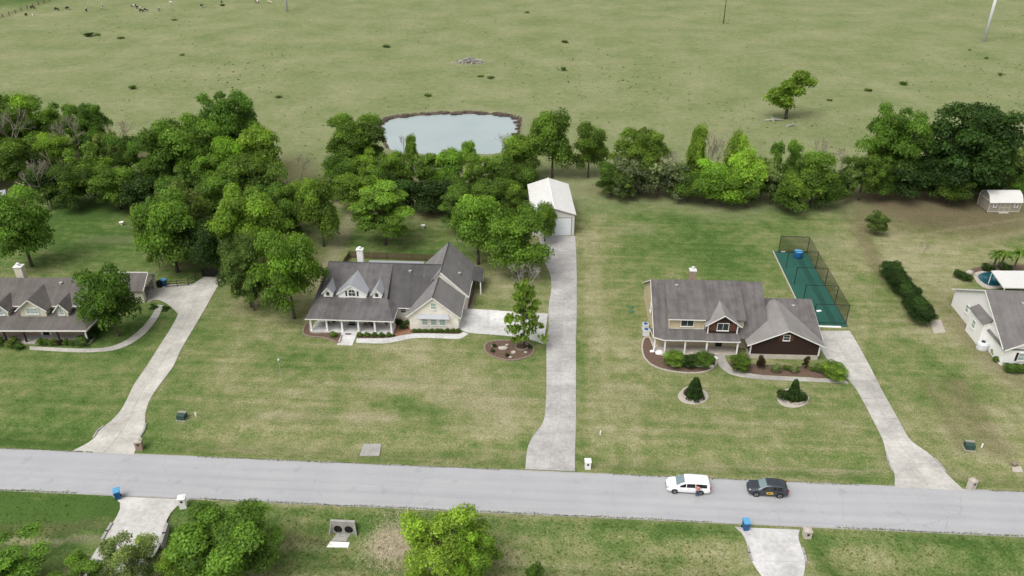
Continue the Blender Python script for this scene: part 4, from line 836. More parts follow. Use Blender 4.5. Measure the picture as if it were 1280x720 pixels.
roofpart(B, 'porch_roof', 'roofB', [(-.65, .4, 2.7), (-.35, -1.95, 2.7), (1.1, -2.7, 2.7), (2.05, -.3, 3.38), (.1, -.2, 3.3)], [(1.1, -2.7, 2.7), (7.6, -2.7, 2.7), (7.6, -.3, 3.38), (2.05, -.3, 3.38)], [(7.4, -2.85, 2.74), (12.45, -2.85, 2.74), (12.45, -1.2, 3.25), (7.4, -1.2, 3.25)], t=.12)
trims(B, [((-.65, .4, 2.62), (-.35, -1.97, 2.62)), ((-.35, -1.97, 2.62), (1.1, -2.73, 2.62)), ((1.1, -2.73, 2.62), (7.4, -2.73, 2.62)), ((7.4, -2.88, 2.66), (12.45, -2.88, 2.66))])
mb = MB().prism([(.0, 1.), (-.15, -.9), (.5, -2.0), (1.6, -2.6), (7.5, -2.4), (12.2, -2.4), (12.4, -.2), (.2, -.2)], -.1, .18); mb.build('porch_floor', M['brickB'], B)
for x, y in ((-.05, -1.6), (1.4, -2.35), (4.4, -2.4), (7.6, -2.5), (12.15, -2.55)): part(B, 'column', 'white', (x-.11, y-.11, .18, x+.11, y+.11, 2.62))
part(B, 'door', 'black', (9.4, -.28, .18, 10.4, -.2, 2.3)); window(B, 3.2, -.2, 1.6, 1.2, 1.3); window(B, 6.0, -.2, 1.6, 1.2, 1.3)
part(B, 'wing_wall', 'brickB', (14.0, -1.6, -.1, 24.2, 8.5, 2.7)); mb = MB(); mb.ext([(14.0, -2.95, .75), (24.1, -2.95, .75), (24.1, -2.95, 2.7), (19.05, -2.95, 5.05), (14.0, -2.95, 2.7)], (0, .25, 0)); mb.b2(14.0, -2.7, .6, 24.1, 4.0, 2.7); mb.ext([(24.0, -1.5, 2.6), (24.0, 8.5, 2.6), (24.0, 6.4, 5.0)], (.2, 0, 0))
mb.build('garage_gable', M['darkbrown'], B); part(B, 'wainscot', 'brickB', (13.95, -3.0, -.1, 24.15, -1.5, .76))
trims(B, [((14.0, -3.0, .7), (14.0, -3.0, 2.7)), ((24.12, -3.0, .7), (24.12, -3.0, 2.7))], wd=.2, h=.15)
roofpart(B, 'garage_roof', 'roofB', [(13.3, -1.8, 2.72), (24.8, -1.8, 2.72), (24.9, 6.4, 5.12), (16.5, 6.4, 5.12), (13.3, 3., 4.1)], [(16.6, 8.9, 2.7), (24.8, 8.9, 2.7), (24.9, 6.4, 5.12), (16.6, 6.4, 5.12)], t=.14)
roofpart(B, 'garage_roof', 'roofBw', [(13.3, -3.5, 2.6), (19.05, -3.5, 5.3), (19.05, 5.8, 5.3), (13.3, 5.8, 2.6)], [(24.7, -3.5, 2.65), (19.05, -3.5, 5.3), (19.05, 5.8, 5.3), (24.7, 5.8, 2.65)], t=.13)
trims(B, [((13.3, -3.53, 2.48), (19.05, -3.53, 5.18)), ((24.7, -3.53, 2.53), (19.05, -3.53, 5.18)), ((24.82, -1.8, 2.62), (24.9, 6.4, 5.0))])
window(B, 19.0, -2.96, 3.75, .95, .95, cols=1); 
for x in (18.2, 19.8): part(B, 'shutter', 'red', (x-.25, -3.02, 3.25, x+.25, -2.95, 4.2))
ch = part(B, 'chimney', 'mailbrick', (6.0, 8.2, 5.5, 6.95, 9.0, 8.6)); part(ch, 'chimney_cap', 'trim', (5.92, 8.12, 8.6, 7.03, 9.08, 8.8)); MB().lathe([(.18, 8.8), (.18, 9.2), (.26, 9.22), (.05, 9.32)], 8, (6.47, 8.6, 0)).build('flue', M['galv'], ch)
window(B, -.16, 4.5, 4.0, .9, 1.2, rz=R(-90))

# ---------------------------------------------------------------- the cream house with dormers on the left
C_ = thing('house', 'cream sided house with dormers, brick porch and taupe roof, cut by the frame', 'house', (-79.11, 104.03, 0), 0)
part(C_, 'wall', 'brickC', (-13., 2.2, -.1, 12.0, 12.6, 2.9)); mb = MB().b2(-13., 4.3, 2.8, 11.8, 12.5, 4.7); mb.ext([(11.6, 4.3, 4.6), (11.6, 12.5, 4.6), (11.6, 8.4, 6.9)], (.2, 0, 0)); mb.build('upper_wall', M['cream'], C_)
roofpart(C_, 'roof', 'roofC', [(-13.4, 3.8, 4.55), (12.0, 3.8, 4.55), (12.0, 8.4, 7.05), (-13.4, 8.4, 7.05)], [(-13.4, 13., 4.5), (12.0, 13., 4.5), (12.0, 8.4, 7.05), (-13.4, 8.4, 7.05)])
trims(C_, [((12.03, 3.8, 4.45), (12.03, 8.4, 6.93)), ((12.03, 13., 4.4), (12.03, 8.4, 6.93)), ((-13, 3.77, 4.45), (12., 3.77, 4.45))], h=.18)
roofpart(C_, 'porch_roof', 'roofC', [(-13.4, -.45, 2.7), (14.2, -.45, 2.7), (11.9, 4.3, 3.75), (-13.4, 4.3, 3.75)], [(14.2, -.45, 2.7), (14.6, 5.6, 2.7), (11.9, 4.3, 3.75)], [(14.6, 5.6, 2.7), (11.8, 7.2, 2.9), (11.9, 4.3, 3.75)], t=.12)
trims(C_, [((-13.4, -.48, 2.6), (14.22, -.48, 2.6)), ((14.22, -.48, 2.6), (14.62, 5.6, 2.6))], h=.2)
dormer(C_, 4.9, 4.0, 2.6, 2.9, 4.9, 6.5, 7.4, 'cream', 'roofC', ov=.45, win=(4.35, 1.9, 1.0, dict(cols=3, rows=2, glass='shade')), th=.12)
dormer(C_, 9.45, 1.65, 2.6, 2.9, 4.8, 5.75, 6.6, 'cream', 'roofC', ov=.4, win=(4.15, .75, .95, dict(glass='shade')), th=.12); dormer(C_, .15, 1.65, 2.6, 2.9, 4.8, 5.75, 6.6, 'cream', 'roofC', ov=.4, win=(4.15, .75, .95, dict(glass='shade')), th=.12)
part(C_, 'porch_floor', 'conc', (-13., -.1, -.1, 13.9, 2.2, .22)).color = (.46, .44, .40, 1)
for x, c in ((1.1, 'darkbrown'), (4.15, 'darkbrown'), (9.3, 'darkbrown'), (13.6, 'white')): part(C_, 'column', c, (x-.1, .05, .22, x+.1, .25, 2.58))
part(C_, 'column', 'white', (14.0, 5.2, -.1, 14.2, 5.4, 2.6))
part(C_, 'door', 'black', (5.7, 2.12, .22, 6.7, 2.2, 2.3)); part(C_, 'door_frame', 'trim', (5.4, 2.15, .22, 5.68, 2.2, 2.4), (6.72, 2.15, .22, 7.0, 2.2, 2.4)); window(C_, 2.7, 2.2, 1.6, .9, 1.2); window(C_, 8.9, 2.2, 1.6, 1.1, 1.2); window(C_, 11.3, 2.2, 1.6, .9, 1.2)
window(C_, 11.81, 7.4, 4.0, .9, 1.3, rz=R(90)); ch = part(C_, 'chimney', 'cream', (-.7, 9.6, 5.5, .5, 10.6, 8.2)); part(ch, 'chimney_cap', 'trim', (-.8, 9.5, 8.2, .6, 10.7, 8.32)); MB().lathe([(.2, 8.32), (.2, 8.7), (.3, 8.72), (.05, 8.9)], 8, (-.1, 10.1, 0)).build('flue', M['galv'], ch)
p = G(189, 368)
Gd = thing('garage', 'detached cream garage with open dark doorway behind the round tree', 'garage', (p.x, p.y, 0), 0)
part(Gd, 'wall', 'cream', (-7., -2.7, -.1, -.2, -2.5, 2.5), (-7., 2.5, -.1, -.2, 2.7, 2.5), (-7., -2.5, -.1, -6.8, 2.5, 2.5), (-.2, -2.7, -.1, 0, -1.9, 2.5), (-.2, 1.9, -.1, 0, 2.7, 2.5))
mb = MB(); mb.ext([(-.2, -2.7, 2.2), (-.2, 2.7, 2.2), (-.2, 2.7, 2.5), (-.2, 0, 4.1), (-.2, -2.7, 2.5)], (.2, 0, 0)); mb.build('gable', M['cream'], Gd); part(Gd, 'floor', 'conc_old', (-6.8, -2.5, -.1, 0, 2.5, .02))
roofpart(Gd, 'roof', 'roofC', [(-7.3, -3.1, 2.35), (.35, -3.1, 2.35), (.35, 0, 4.2), (-7.3, 0, 4.2)], [(-7.3, 3.1, 2.35), (.35, 3.1, 2.35), (.35, 0, 4.2), (-7.3, 0, 4.2)], t=.12); trims(Gd, [((.37, -3.1, 2.27), (.37, 0, 4.1)), ((.37, 3.1, 2.27), (.37, 0, 4.1)), ((-7.3, 0, 4.26), (.35, 0, 4.26))], h=.2)

# ---------------------------------------------------------------- the white house on the right
p = G(1160+335/3.79, 290+625/3.79)
D_ = thing('house', 'white house with tall gable wall and taupe roof, cut by the frame', 'house', (p.x, p.y, 0), R(-4))
mb = MB().b2(.2, 0, -.1, 22, 17.4, 2.95); mb.ext([(0, 0, -.1), (0, 17.4, -.1), (0, 17.4, 2.95), (0, 8.7, 7.55), (0, 0, 2.95)], (.2, 0, 0)); mb.build('wall', M['white'], D_)
roofpart(D_, 'roof', 'roofD', [(-.35, -.4, 2.9), (22, -.4, 2.9), (22, 8.7, 7.75), (-.35, 8.7, 7.75)], [(-.35, 17.8, 2.9), (22, 17.8, 2.9), (22, 8.7, 7.75), (-.35, 8.7, 7.75)])
roofpart(D_, 'wing_roof', 'roofD', [(-.3, -.75, 2.9), (6.8, -.75, 6.5), (6.8, 7, 6.5), (-.3, 7, 2.9)], [(14, -.75, 2.9), (6.8, -.75, 6.5), (6.8, 7, 6.5), (14, 7, 2.9)], t=.14)
mb = MB(); gablewall(mb, .1, 13.6, -.3, -.1, 2.95, 6.35, .3); mb.build('front_gable', M['white'], D_)
trims(D_, [((-.37, -.4, 2.8), (-.37, 8.7, 7.62)), ((-.37, 17.8, 2.8), (-.37, 8.7, 7.62)), ((-.3, -.78, 2.78), (6.8, -.78, 6.38)), ((14, -.78, 2.78), (6.8, -.78, 6.38))], h=.22)
bo = MB().b2(-1.0, 5.0, -.1, .1, 9.4, 4.0).build('bump_out', M['white'], D_); roofpart(bo, 'bump_out_roof', 'roofD', [(-1.3, 4.7, 3.95), (0, 4.7, 4.7), (0, 9.7, 4.7), (-1.3, 9.7, 3.95)], t=.1)
window(D_, -1.01, 7.6, 2.2, .9, 1.3, rz=R(-90), glass='shade'); window(D_, -.01, 12.4, 2.2, .9, 1.3, rz=R(-90), glass='shade'); window(D_, 3.1, -.31, 1.6, 1.9, 1.3, cols=2, glass='shade')
for x in (1.95, 4.25): part(D_, 'shutter', 'darkbrown', (x-.17, -.37, .9, x+.17, -.3, 2.3))
MB().b2(9.3, 5.2, 5.8, 9.7, 5.6, 6.4).build('roof_vent', M['conc_old'], D_)
q = lambda a, b: G(1160+a/3.79, 290+b/3.79)
def gpoly(pts, z0, z1, m, name, label=None, cat=None, kind=None, par=None, smooth_k=5):
    P_ = [tuple(G(*p).xy) for p in pts]; P_ = cr(P_+[P_[0]], smooth_k)[:-1] if smooth_k else P_
    return tag(MB().prism(P_, z0, z1).build(name, M[m], par), label, cat, None, kind)
gpoly([(1216, 343), (1222, 340), (1236, 338.5), (1256, 339), (1262, 350), (1257, 358.5), (1236, 361), (1222, 354)], -.1, .05, 'stone', 'pool_deck', 'stone coping around the small swimming pool', kind='structure')
gpoly([(1221, 345), (1230, 341), (1245, 341), (1257, 343), (1260, 352), (1250, 357), (1236, 357), (1226, 351.5)], .0, .075, 'poolwater', 'swimming_pool', 'small dark blue freeform swimming pool', kind='structure')
gpoly([(1205, 345), (1215, 336), (1240, 332), (1275, 331), (1300, 333), (1300, 338), (1262, 338), (1240, 337.5), (1222, 339), (1214, 343.5)], -.1, .03, 'mulch', 'planting_bed', 'dark mulch planting bed behind the pool', kind='structure')
pa = thing('patio_cover', 'flat white patio cover beside the pool', 'patio cover', (*G(1254, 359).xy, 0), R(-4))
P4 = [(1239, 338.2), (1254.2, 359.5), (1300, 360.5), (1300, 338.5)]; inv = pa.matrix_basis.inverted(); pts = [inv @ G(x, y, 2.7) for x, y in P4]
MB().slab(pts, .15).build('roof', M['whitemetal'], pa)
for v_ in pts[:2]: MB().tube((v_.x+.25, v_.y, -.05), (v_.x+.25, v_.y, 2.6), .07, .07, 6).build('post', M['white'], pa)
p = G(1212, 343); tag(MB().lump((p.x, p.y, .35), .7, .6, .55, random.Random(4)).lump((p.x+.9, p.y-.5, .2), .4, .5, .35, random.Random(5)).build('boulder', M['stone']), 'pale boulders at the left end of the pool', 'boulder')
# ---------------------------------------------------------------- workshop, shed and the grey roof at the left edge
W_ = thing('workshop', 'white metal workshop with garage door at the head of the driveway', 'workshop', (12.19, 143.02, 0), R(2))
mb = MB().b2(-8.1, .2, -.1, 0, 15.5, 4.35); gablewall(mb, -8.1, 0, 0, -.1, 4.4, 5.65); gablewall(mb, -8.1, 0, 15.5, -.1, 4.4, 5.65); mb.build('wall', M['whitemetal'], W_)
roofpart(W_, 'roof', 'whitemetal', [(-8.4, -.25, 4.42), (-4.05, -.25, 5.82), (-4.05, 15.9, 5.82), (-8.4, 15.9, 4.42)], [(.3, -.25, 4.42), (-4.05, -.25, 5.82), (-4.05, 15.9, 5.82), (.3, 15.9, 4.42)], t=.1)
mb = MB(); mb.box(-4.05, 7.8, 5.86, .3, 16.1, .05); mb.build('ridge_cap', M['trim'], W_)
mb = MB()
for k in range(17):
    y = -.2+k
    for sg in (-1, 1): bar(mb, (-4.05+sg*.15, y, 5.80), (-4.05+sg*4.33, y, 4.44), .05, .05)
mb.build('roof_seam', M['whitemetal'], W_)
gd = part(W_, 'garage_door_frame', 'conc_old', (-5.4, -.05, 0, -5.2, .02, 3.75), (-.65, -.05, 0, -.47, .02, 3.75), (-5.4, -.05, 3.7, -.47, .02, 3.85))
for k in range(5): part(gd, 'door_panel', 'door', (-5.19, -.03, .03+k*.735, -.66, .01, .75+k*.735))
trims(W_, [((-8.42, -.27, 4.35), (-4.05, -.27, 5.74)), ((.32, -.27, 4.35), (-4.05, -.27, 5.74))], h=.12, m='brown_stone')
S_ = thing('storage_shed', 'small grey barn shaped storage shed with white gambrel roof', 'shed', (99.2, 153.98, 0), 0)
M['shedgrey'] = simple('shed_grey', (.27, .248, .205), .7, .12, 1.5, stretch=(1, 1, 8))
prof = [(0, .1), (4.2, .1), (4.2, 2.45), (3.35, 3.6), (2.1, 4.05), (.85, 3.6), (0, 2.45)]
mb = MB(); mb.ext([(0.05, y, z) for y, z in prof], (6.55, 0, 0)); mb.build('wall', M['shedgrey'], S_)
rp = [(-.25, 2.3), (.75, 3.68), (2.1, 4.18), (3.45, 3.68), (4.45, 2.3)]
for a, b in zip(rp[:-1], rp[1:]): MB().slab([(-.15, a[0], a[1]), (6.8, a[0], a[1]), (6.8, b[0], b[1]), (-.15, b[0], b[1])], .08).build('roof_panel', M['whitemetal'], S_)
trims(S_, [((.05, -.03, .1), (.05, -.03, 2.4)), ((6.6, -.03, .1), (6.6, -.03, 2.4)), ((.02, 4.23, .1), (.02, 4.23, 2.4)), ((.02, 0, 2.45), (.02, 4.2, 2.45)), ((0, -.03, .15), (6.6, -.03, .15))], wd=.09, h=.08, m='cream')
part(S_, 'skid', 'polewood', (.1, .4, -.08, 6.5, .6, .1)); part(S_, 'skid', 'polewood', (.1, 3.6, -.08, 6.5, 3.8, .1)); part(S_, 'ramp', 'stone', (2.3, -.5, -.05, 4.3, 0, .1))
for x in (2.75, 3.85):
    d_ = part(S_, 'door', 'shedgrey', (x-.5, -.06, .2, x+.5, 0, 2.15)); trims(d_, [((x-.5, -.08, .2), (x-.5, -.08, 2.15)), ((x+.5, -.08, .2), (x+.5, -.08, 2.15)), ((x-.5, -.08, .22), (x+.5, -.08, .22)), ((x-.5, -.08, 1.1), (x+.5, -.08, 1.1)), ((x-.5, -.08, 2.13), (x+.5, -.08, 2.13))], wd=.04, h=.06, m='cream')
for x in (1.2, 5.6): window(S_, x, -.01, 1.65, .6, .75, t=.08)
p = G(2, 262); L_ = thing('shed', 'pale grey metal roofed shed cut by the frame beside the wood', 'shed', (p.x-3.0, p.y, 0), R(28))
part(L_, 'wall', 'shedgrey', (-4, -3.4, -.1, 4, 3.4, 2.5)); roofpart(L_, 'roof', 'metalroof', [(-4.3, -3.8, 2.4), (4.3, -3.8, 2.4), (4.3, 0, 3.7), (-4.3, 0, 3.7)], [(-4.3, 3.8, 2.4), (4.3, 3.8, 2.4), (4.3, 0, 3.7), (-4.3, 0, 3.7)], t=.1)
# ---------------------------------------------------------------- batting cage
K_ = thing('batting_cage', 'green turf batting cage with black pole frames and netting', 'batting cage', (50.22, 135.48, 0), R(-4))
MB().b2(-.75, -26.2, -.06, 5.35, .4, .03).build('turf', M['turf'], K_); MB().b2(-.95, -20, -.06, -.75, .4, .06).build('edge_board', M['stone'], K_); MB().b2(.3, -26.6, -.06, 4.2, -26.2, .07).build('edge_board', M['white'], K_)
part(K_, 'lane_stripe', 'turf', (2.9, -25.5, .03, 3.9, -1, .045)).data.materials[0] = simple('dark_turf', (.012, .06, .045), .85, .2, .6, world=True)
for i in range(5):
    y = -6.28*i-.15; fr = MB(); fr.tube((0, y, -.1), (0, y, 3.45), .055, .055, 6).build('post', M['black'], K_); MB().tube((5.25, y, -.1), (5.25, y, 3.45), .055, .055, 6).build('post', M['black'], K_); MB().tube((0, y, 3.45), (5.25, y, 3.45), .055, .055, 6).build('crossbar', M['black'], K_)
for n_, pl in (('net', [(5.25, -.15, 0), (5.25, -25.3, 0), (5.25, -25.3, 3.4), (5.25, -.15, 3.4)]), ('net', [(0, -.15, 0), (5.25, -.15, 0), (5.25, -.15, 3.4), (0, -.15, 3.4)])):
    MB().ext(pl, (.004, .004, 0)).build(n_, M['net'], K_)
for x in (0, 5.25): MB().tube((x, -.15, 3.42), (x, -25.3, 3.42), .014, .014, 4).build('cable', M['black'], K_)
MB().tube((0, -25.3, .08), (5.3, -25.3, .08), .06, .06, 6).build('base_bar', M['black'], K_)
p = G(997, 322); t = thing('barrel', 'blue barrel shaped ball bin standing on the green turf', 'barrel', (p.x, p.y, .03)); MB().lathe([(.62, 0), (.75, .25), (.78, .8), (.74, 1.25), (.7, 1.3), (.6, 1.3), (.6, .7)], 16).build('body', M['bluebin'], t); MB().lathe([(.76, 1.24), (.78, 1.34), (.5, 1.4)], 16).build('rim', M['bluelid'], t)
for x, y in ((979, 315), (1023.5, 389)): p = G(x, y); tag(MB().box(p.x, p.y, .06, .8, .45, .06, .3).build('plate', M['white']), 'white home plate lying on the green turf', 'plate', 'white plates on the turf')

def vents(par, m, pts):
    for x, y, z, big in pts:
        if big: MB().lathe([(.22, -.15), (.22, .12), (.3, .14), (.3, .2), (.08, .27)], 10, (x, y, z)).build('roof_vent', M['conc_old'], par)
        else: MB().tube((x, y, z-.15), (x, y, z+.35), .05, .05, 7).build('vent_pipe', M['conc_old'], par)
vents(A, 'roofA', [(14.6, 9.6, 6.25, 1), (17.0, 8.9, 5.8, 0), (22.3, 12.5, 4.55, 1), (22.0, 15.2, 4.85, 0)])
vents(B, 'roofB', [(3.6, 5.4, 7.5, 1), (15.2, 4.6, 6.7, 0), (21.8, 4.8, 4.65, 1)]); vents(C_, 'roofC', [(7.6, 7.4, 6.55, 1), (10.6, 7.0, 6.3, 0)]); vents(D_, 'roofD', [(4.6, 6.6, 6.65, 1), (2.6, 7.2, 6.95, 0)])
# ---------------------------------------------------------------- beds and edging
def bed(pts, m, label, edge=None, z=.02, eh=.14):
    P_ = [tuple(G(*p).xy) for p in pts]; P_ = cr(P_+[P_[0]], 4)[:-1]
    o = tag(MB().prism(P_, -.12, z).build('planting_bed', M[m]), label, kind='structure')
    if edge:
        rg = random.Random(int(pts[0][0])); mb = MB(); Q = resample(P_, max(12, int(sum((Vector(a)-Vector(b)).length for a, b in zip(P_, P_[1:]+P_[:1]))/.5)))
        for a, b in zip(Q, Q[1:]+Q[:1]): mb.box((a.x+b.x)/2, (a.y+b.y)/2, .04, (b-a).length*.92, .24, eh+rg.uniform(-.02, .03), math.atan2(b.y-a.y, b.x-a.x)+rg.uniform(-.1, .1))
        mb.build('edging', M[edge], o)
    return o
bed([(380.5, 409), (379, 417), (389, 421), (404, 422), (416, 426), (424.5, 429), (427, 421), (428.2, 417), (408, 416.4), (389, 416.4), (387, 405), (384, 404)], 'mulch', 'curved mulch bed left of the porch steps', 'brown_stone')
bed([(448, 417.6), (491, 418.4), (491, 421.8), (470, 422.6), (448, 422.4)], 'mulch', 'narrow mulch bed along the white porch')
bed([(494, 402.2), (512, 402.2), (513.2, 412.2), (515, 416.2), (506, 418), (492.5, 421.6), (491.6, 415)], 'rockbed', 'red gravel bed between the porch and the wing')
bed([(514, 412.9), (573, 413.8), (577.5, 414.6), (573, 417), (548, 416.5), (517, 416)], 'mulch', 'narrow mulch bed under the triple window')
bed([(585, 372), (590, 366), (593, 346), (595.6, 346), (592, 372), (588, 385), (584.6, 385)], 'mulch', 'dark mulch strip along the right side of the cream brick house', 'brown_stone')
bed([(606, 432), (611, 427.5), (627, 425.5), (650, 426.5), (663, 430), (667, 436), (664, 444), (650, 449), (634, 450.5), (617, 446), (607, 439.5)], 'mulch', 'oval mulch bed with boulders around the sparse young tree', 'brown_stone')
bed([(805, 423), (802.5, 434), (806, 448), (818, 458), (838, 464), (862, 466.4), (880, 465), (893, 458.5), (894, 450), (880, 446), (850, 446), (826, 444), (817, 434), (812, 422)], 'mulch', 'wide curved bed around the curved porch', 'stone')
bed([(912.5, 452), (914, 459), (926, 464.6), (946, 468), (985, 469.8), (1010, 471), (1030, 472), (1028, 461), (1000, 457.5), (960, 456), (940, 454.5), (925, 449)], 'mulch', 'dark mulch bed along the dark brown garage front')
for x, y, a, n_ in ((866.5, 495, 19, 'first'), (991.5, 498.5, 20, 'second')):
    bed([(x+a*math.cos(t), y+.55*a*math.sin(t)) for t in np.arange(0, 6.2, .52)], 'stone', 'pale stone apron ringing the '+('lone clipped cone shrub' if n_ == 'first' else 'clipped cone with low shrubs'))
    c = G(x, y-1.5); k = MPP(c)*a*.72; ring = thing('stone_ring', 'raised ring of pale stones around the '+('lone clipped cone' if n_ == 'first' else 'cone with two low shrubs'), 'edging', (c.x, c.y, 0)); m_ = 20; blk = MB().box(0, 0, .13, 2*math.pi*k/m_*.93, .26, .28).mesh('stone'); blk.materials.append(M['stone'])
    MB().lathe([(k, -.05), (k, .16), (.05, .24)], 20).build('soil', M['mulch'], ring)
    for i in range(m_): o = link('stone', blk, None, ring); t = 2*math.pi*i/m_; o.location = (math.cos(t)*k, math.sin(t)*k, tg.uniform(-.02, .03)); o.rotation_euler.z = t+math.pi/2+tg.uniform(-.05, .05)
c = G(652.5, 434); ring = thing('stone_ring', 'small stone ring at the foot of the sparse young tree', 'edging', (c.x, c.y, 0)); blk = MB().box(0, 0, .1, .42, .22, .24).mesh('stone'); blk.materials.append(M['brown_stone'])
for i in range(14): o = link('stone', blk, None, ring); t = 2*math.pi*i/14; o.location = (math.cos(t)*.98, math.sin(t)*.98, tg.uniform(-.02, .03)); o.rotation_euler.z = t+math.pi/2
p = G(629, 436.5); tag(MB().lump((p.x, p.y, .2), .9, .35, .3, random.Random(8)).build('boulder', M['stone']), 'long pale boulder in the oval mulch bed', 'boulder').rotation_euler.z = 0
for i, (x, y, r_) in enumerate(((642, 441, .3), (634, 432, .22), (616, 433, .2), (638, 447, .2), (657, 441, .22), (648, 428, .18))): p = G(x, y); tag(MB().lump((p.x, p.y, .1), r_*1.3, r_, r_*.8, random.Random(i)).build('boulder', M['stone']), 'small pale stone in the oval mulch bed', 'boulder', 'stones in the oval bed')
for x, y in ((616, 440), (634, 445), (618, 433.5), (662, 435)): shrub(x, y, .5, .7, 'ball', 'deep', 'little dark plant in the oval mulch bed', 'little plants in the oval bed')
for i, (x, y, r_) in enumerate(((842, 457.5, .35), (874, 457, .5), (889, 458.5, .32), (854.5, 445, .3), (889, 451.5, .3), (893.5, 449, .4), (815.5, 440, .35), (824, 442, .5))): p = G(x, y); tag(MB().lump((p.x, p.y, .12), r_*1.2, r_*.8, r_*.75, random.Random(i+20)).build('boulder', M['white']), 'white stone in the bed around the curved porch', 'boulder', 'white stones by the curved porch')
for i in range(38):
    x, y = tg.uniform(494, 511), tg.uniform(404, 417); p = G(x, y); r_ = tg.uniform(.08, .16)
    tag(MB().lump((p.x, p.y, .05), r_*1.3, r_, r_*.7, tg, 6, 4).build('stone', M['rockbed']), 'loose reddish stone in the gravel bed by the wing', 'stone', 'stones of the red gravel bed')
# ---------------------------------------------------------------- drainage concrete
c = G(430, 667.5, -1.6); ch = thing('culvert', 'concrete culvert headwall with two pipe mouths beside the road', 'culvert', (c.x, c.y, -1.62), RA)
hwm = MB()
def plate_with_holes(mb, w_, h, th, holes, r_):
    n = 16                                    # a wall with round openings, built as a ring of quads round each hole
    cells = [(-w_/2, 0), (0, w_/2)]
    for (x0, x1), (hx, hz) in zip(cells, holes):
        sq = []
        for i in range(n):
            a = 2*math.pi*i/n+math.pi/4; cx, cz = math.cos(a), math.sin(a); k = 1/max(abs(cx), abs(cz))
            ux, uz = cx*k, cz*k; sq.append((hx+(x1-hx)*ux if ux > 0 else hx+(hx-x0)*ux, hz+(h-hz)*uz if uz > 0 else hz+hz*uz))
        ci = [(hx+r_*math.cos(2*math.pi*i/n+math.pi/4), hz+r_*1.15*math.sin(2*math.pi*i/n+math.pi/4)) for i in range(n)]
        v_ = [(a, y, b) for y in (0, th) for ring_ in (sq, ci) for a, b in ring_]
        f = []
        for i in range(n):
            j = (i+1) % n; f += [(i, j, n+j, n+i), (2*n+i, 3*n+i, 3*n+j, 2*n+j), (n+i, n+j, 3*n+j, 3*n+i), (i, 2*n+i, 2*n+j, j)]
        mb.add(v_, f)
plate_with_holes(hwm, 2.8, 1.95, .3, [(-.62, .72), (.62, .72)], .5); hwm.build('headwall', M['conc_old'], ch)
for x in (-.62, .62):
    mb = MB(); n = 14; v_ = []
    for y in (.02, .12):
        for i in range(n): v_.append((x+.47*math.cos(6.283*i/n), y, .72+.54*math.sin(6.283*i/n)))
    mb.add(v_, [(i, (i+1) % n, n+(i+1) % n, n+i) for i in range(n)]+[tuple(range(n, 2*n))]); mb.build('pipe', M['black'], ch)  # black cap just inside each mouth paints the darkness of the pipe
for sg in (-1, 1): MB().ext([(sg*1.35, 0, 0), (sg*1.39, 0, 1.8), (sg*1.62, -.35, .5), (sg*1.62, -.35, 0)], (.14*-sg, 0, 0)).build('wing_wall', M['conc_old'], ch)
def gslab(pts, m, label, name='concrete_slab', th=.1, up=.05, cat='slab'):
    P_ = []
    for p in pts:
        v_ = G(*p)
        for _ in range(6): v_ = G(*p, .5*v_.z+.5*zg(v_.x, v_.y))
        P_.append(v_)
    return tag(MB().ext([(v_.x, v_.y, zg(v_.x, v_.y)+up) for v_ in P_], (0, 0, -th-.1)).build(name, M[m]), label, cat)
gslab([(421, 666.5), (439, 666.5), (433, 676.5), (414, 676.5)], 'conc_old', 'dark wet concrete chute below the pipe mouths'); gslab([(413, 677), (437, 678), (435, 684.5), (408, 684)], 'white', 'pale concrete slab at the foot of the culvert chute')
gslab([(454.5, 555), (476.5, 555), (474, 570), (449.5, 570)], 'conc_old', 'square concrete inlet apron in the roadside ditch'); gslab([(1265, 584), (1276, 583), (1279, 590), (1266, 590)], 'stone', 'small pale concrete slab in the ditch near the right frame')
gslab([(1163, 402), (1176, 400), (1182, 415.5), (1167, 417)], 'stone', 'small pebbled slab at the end of the dark hedge')
p = G(1268, 580); tag(MB().lump((p.x, p.y, .1), .4, .3, .3, random.Random(3)).build('boulder', M['brown_stone']), 'dark rock above the small pale slab in the ditch', 'boulder')
# dry reeds
rg = np.random.default_rng(4); n = 2600; c = G(490, 673); k = MPP(c)
X = c.x+rg.normal(size=n)*16*k; Y = c.y+rg.normal(size=n)*2.0; Zb = np.array([zg(a, b) for a, b in zip(X, Y)]); hh = rg.uniform(.08, .24, n); th = rg.uniform(0, 6.28, n); ln = rg.normal(size=(n, 2))*.2
V = np.stack([np.stack([X-.03*np.cos(th), Y-.03*np.sin(th), Zb], -1), np.stack([X+.03*np.cos(th), Y+.03*np.sin(th), Zb], -1), np.stack([X+ln[:, 0], Y+ln[:, 1], Zb+hh], -1)], 1).reshape(-1, 3)
me = bpy.data.meshes.new('dry_reeds'); me.from_pydata(V.tolist(), [], [(3*i, 3*i+1, 3*i+2) for i in range(n)]); M['reed'] = simple('dry_reeds', (.50, .43, .31), .95, .3, 1)
tag(link('dry_reeds', me, M['reed']), 'patch of dry tan reeds beside the culvert', 'reeds', kind='stuff')
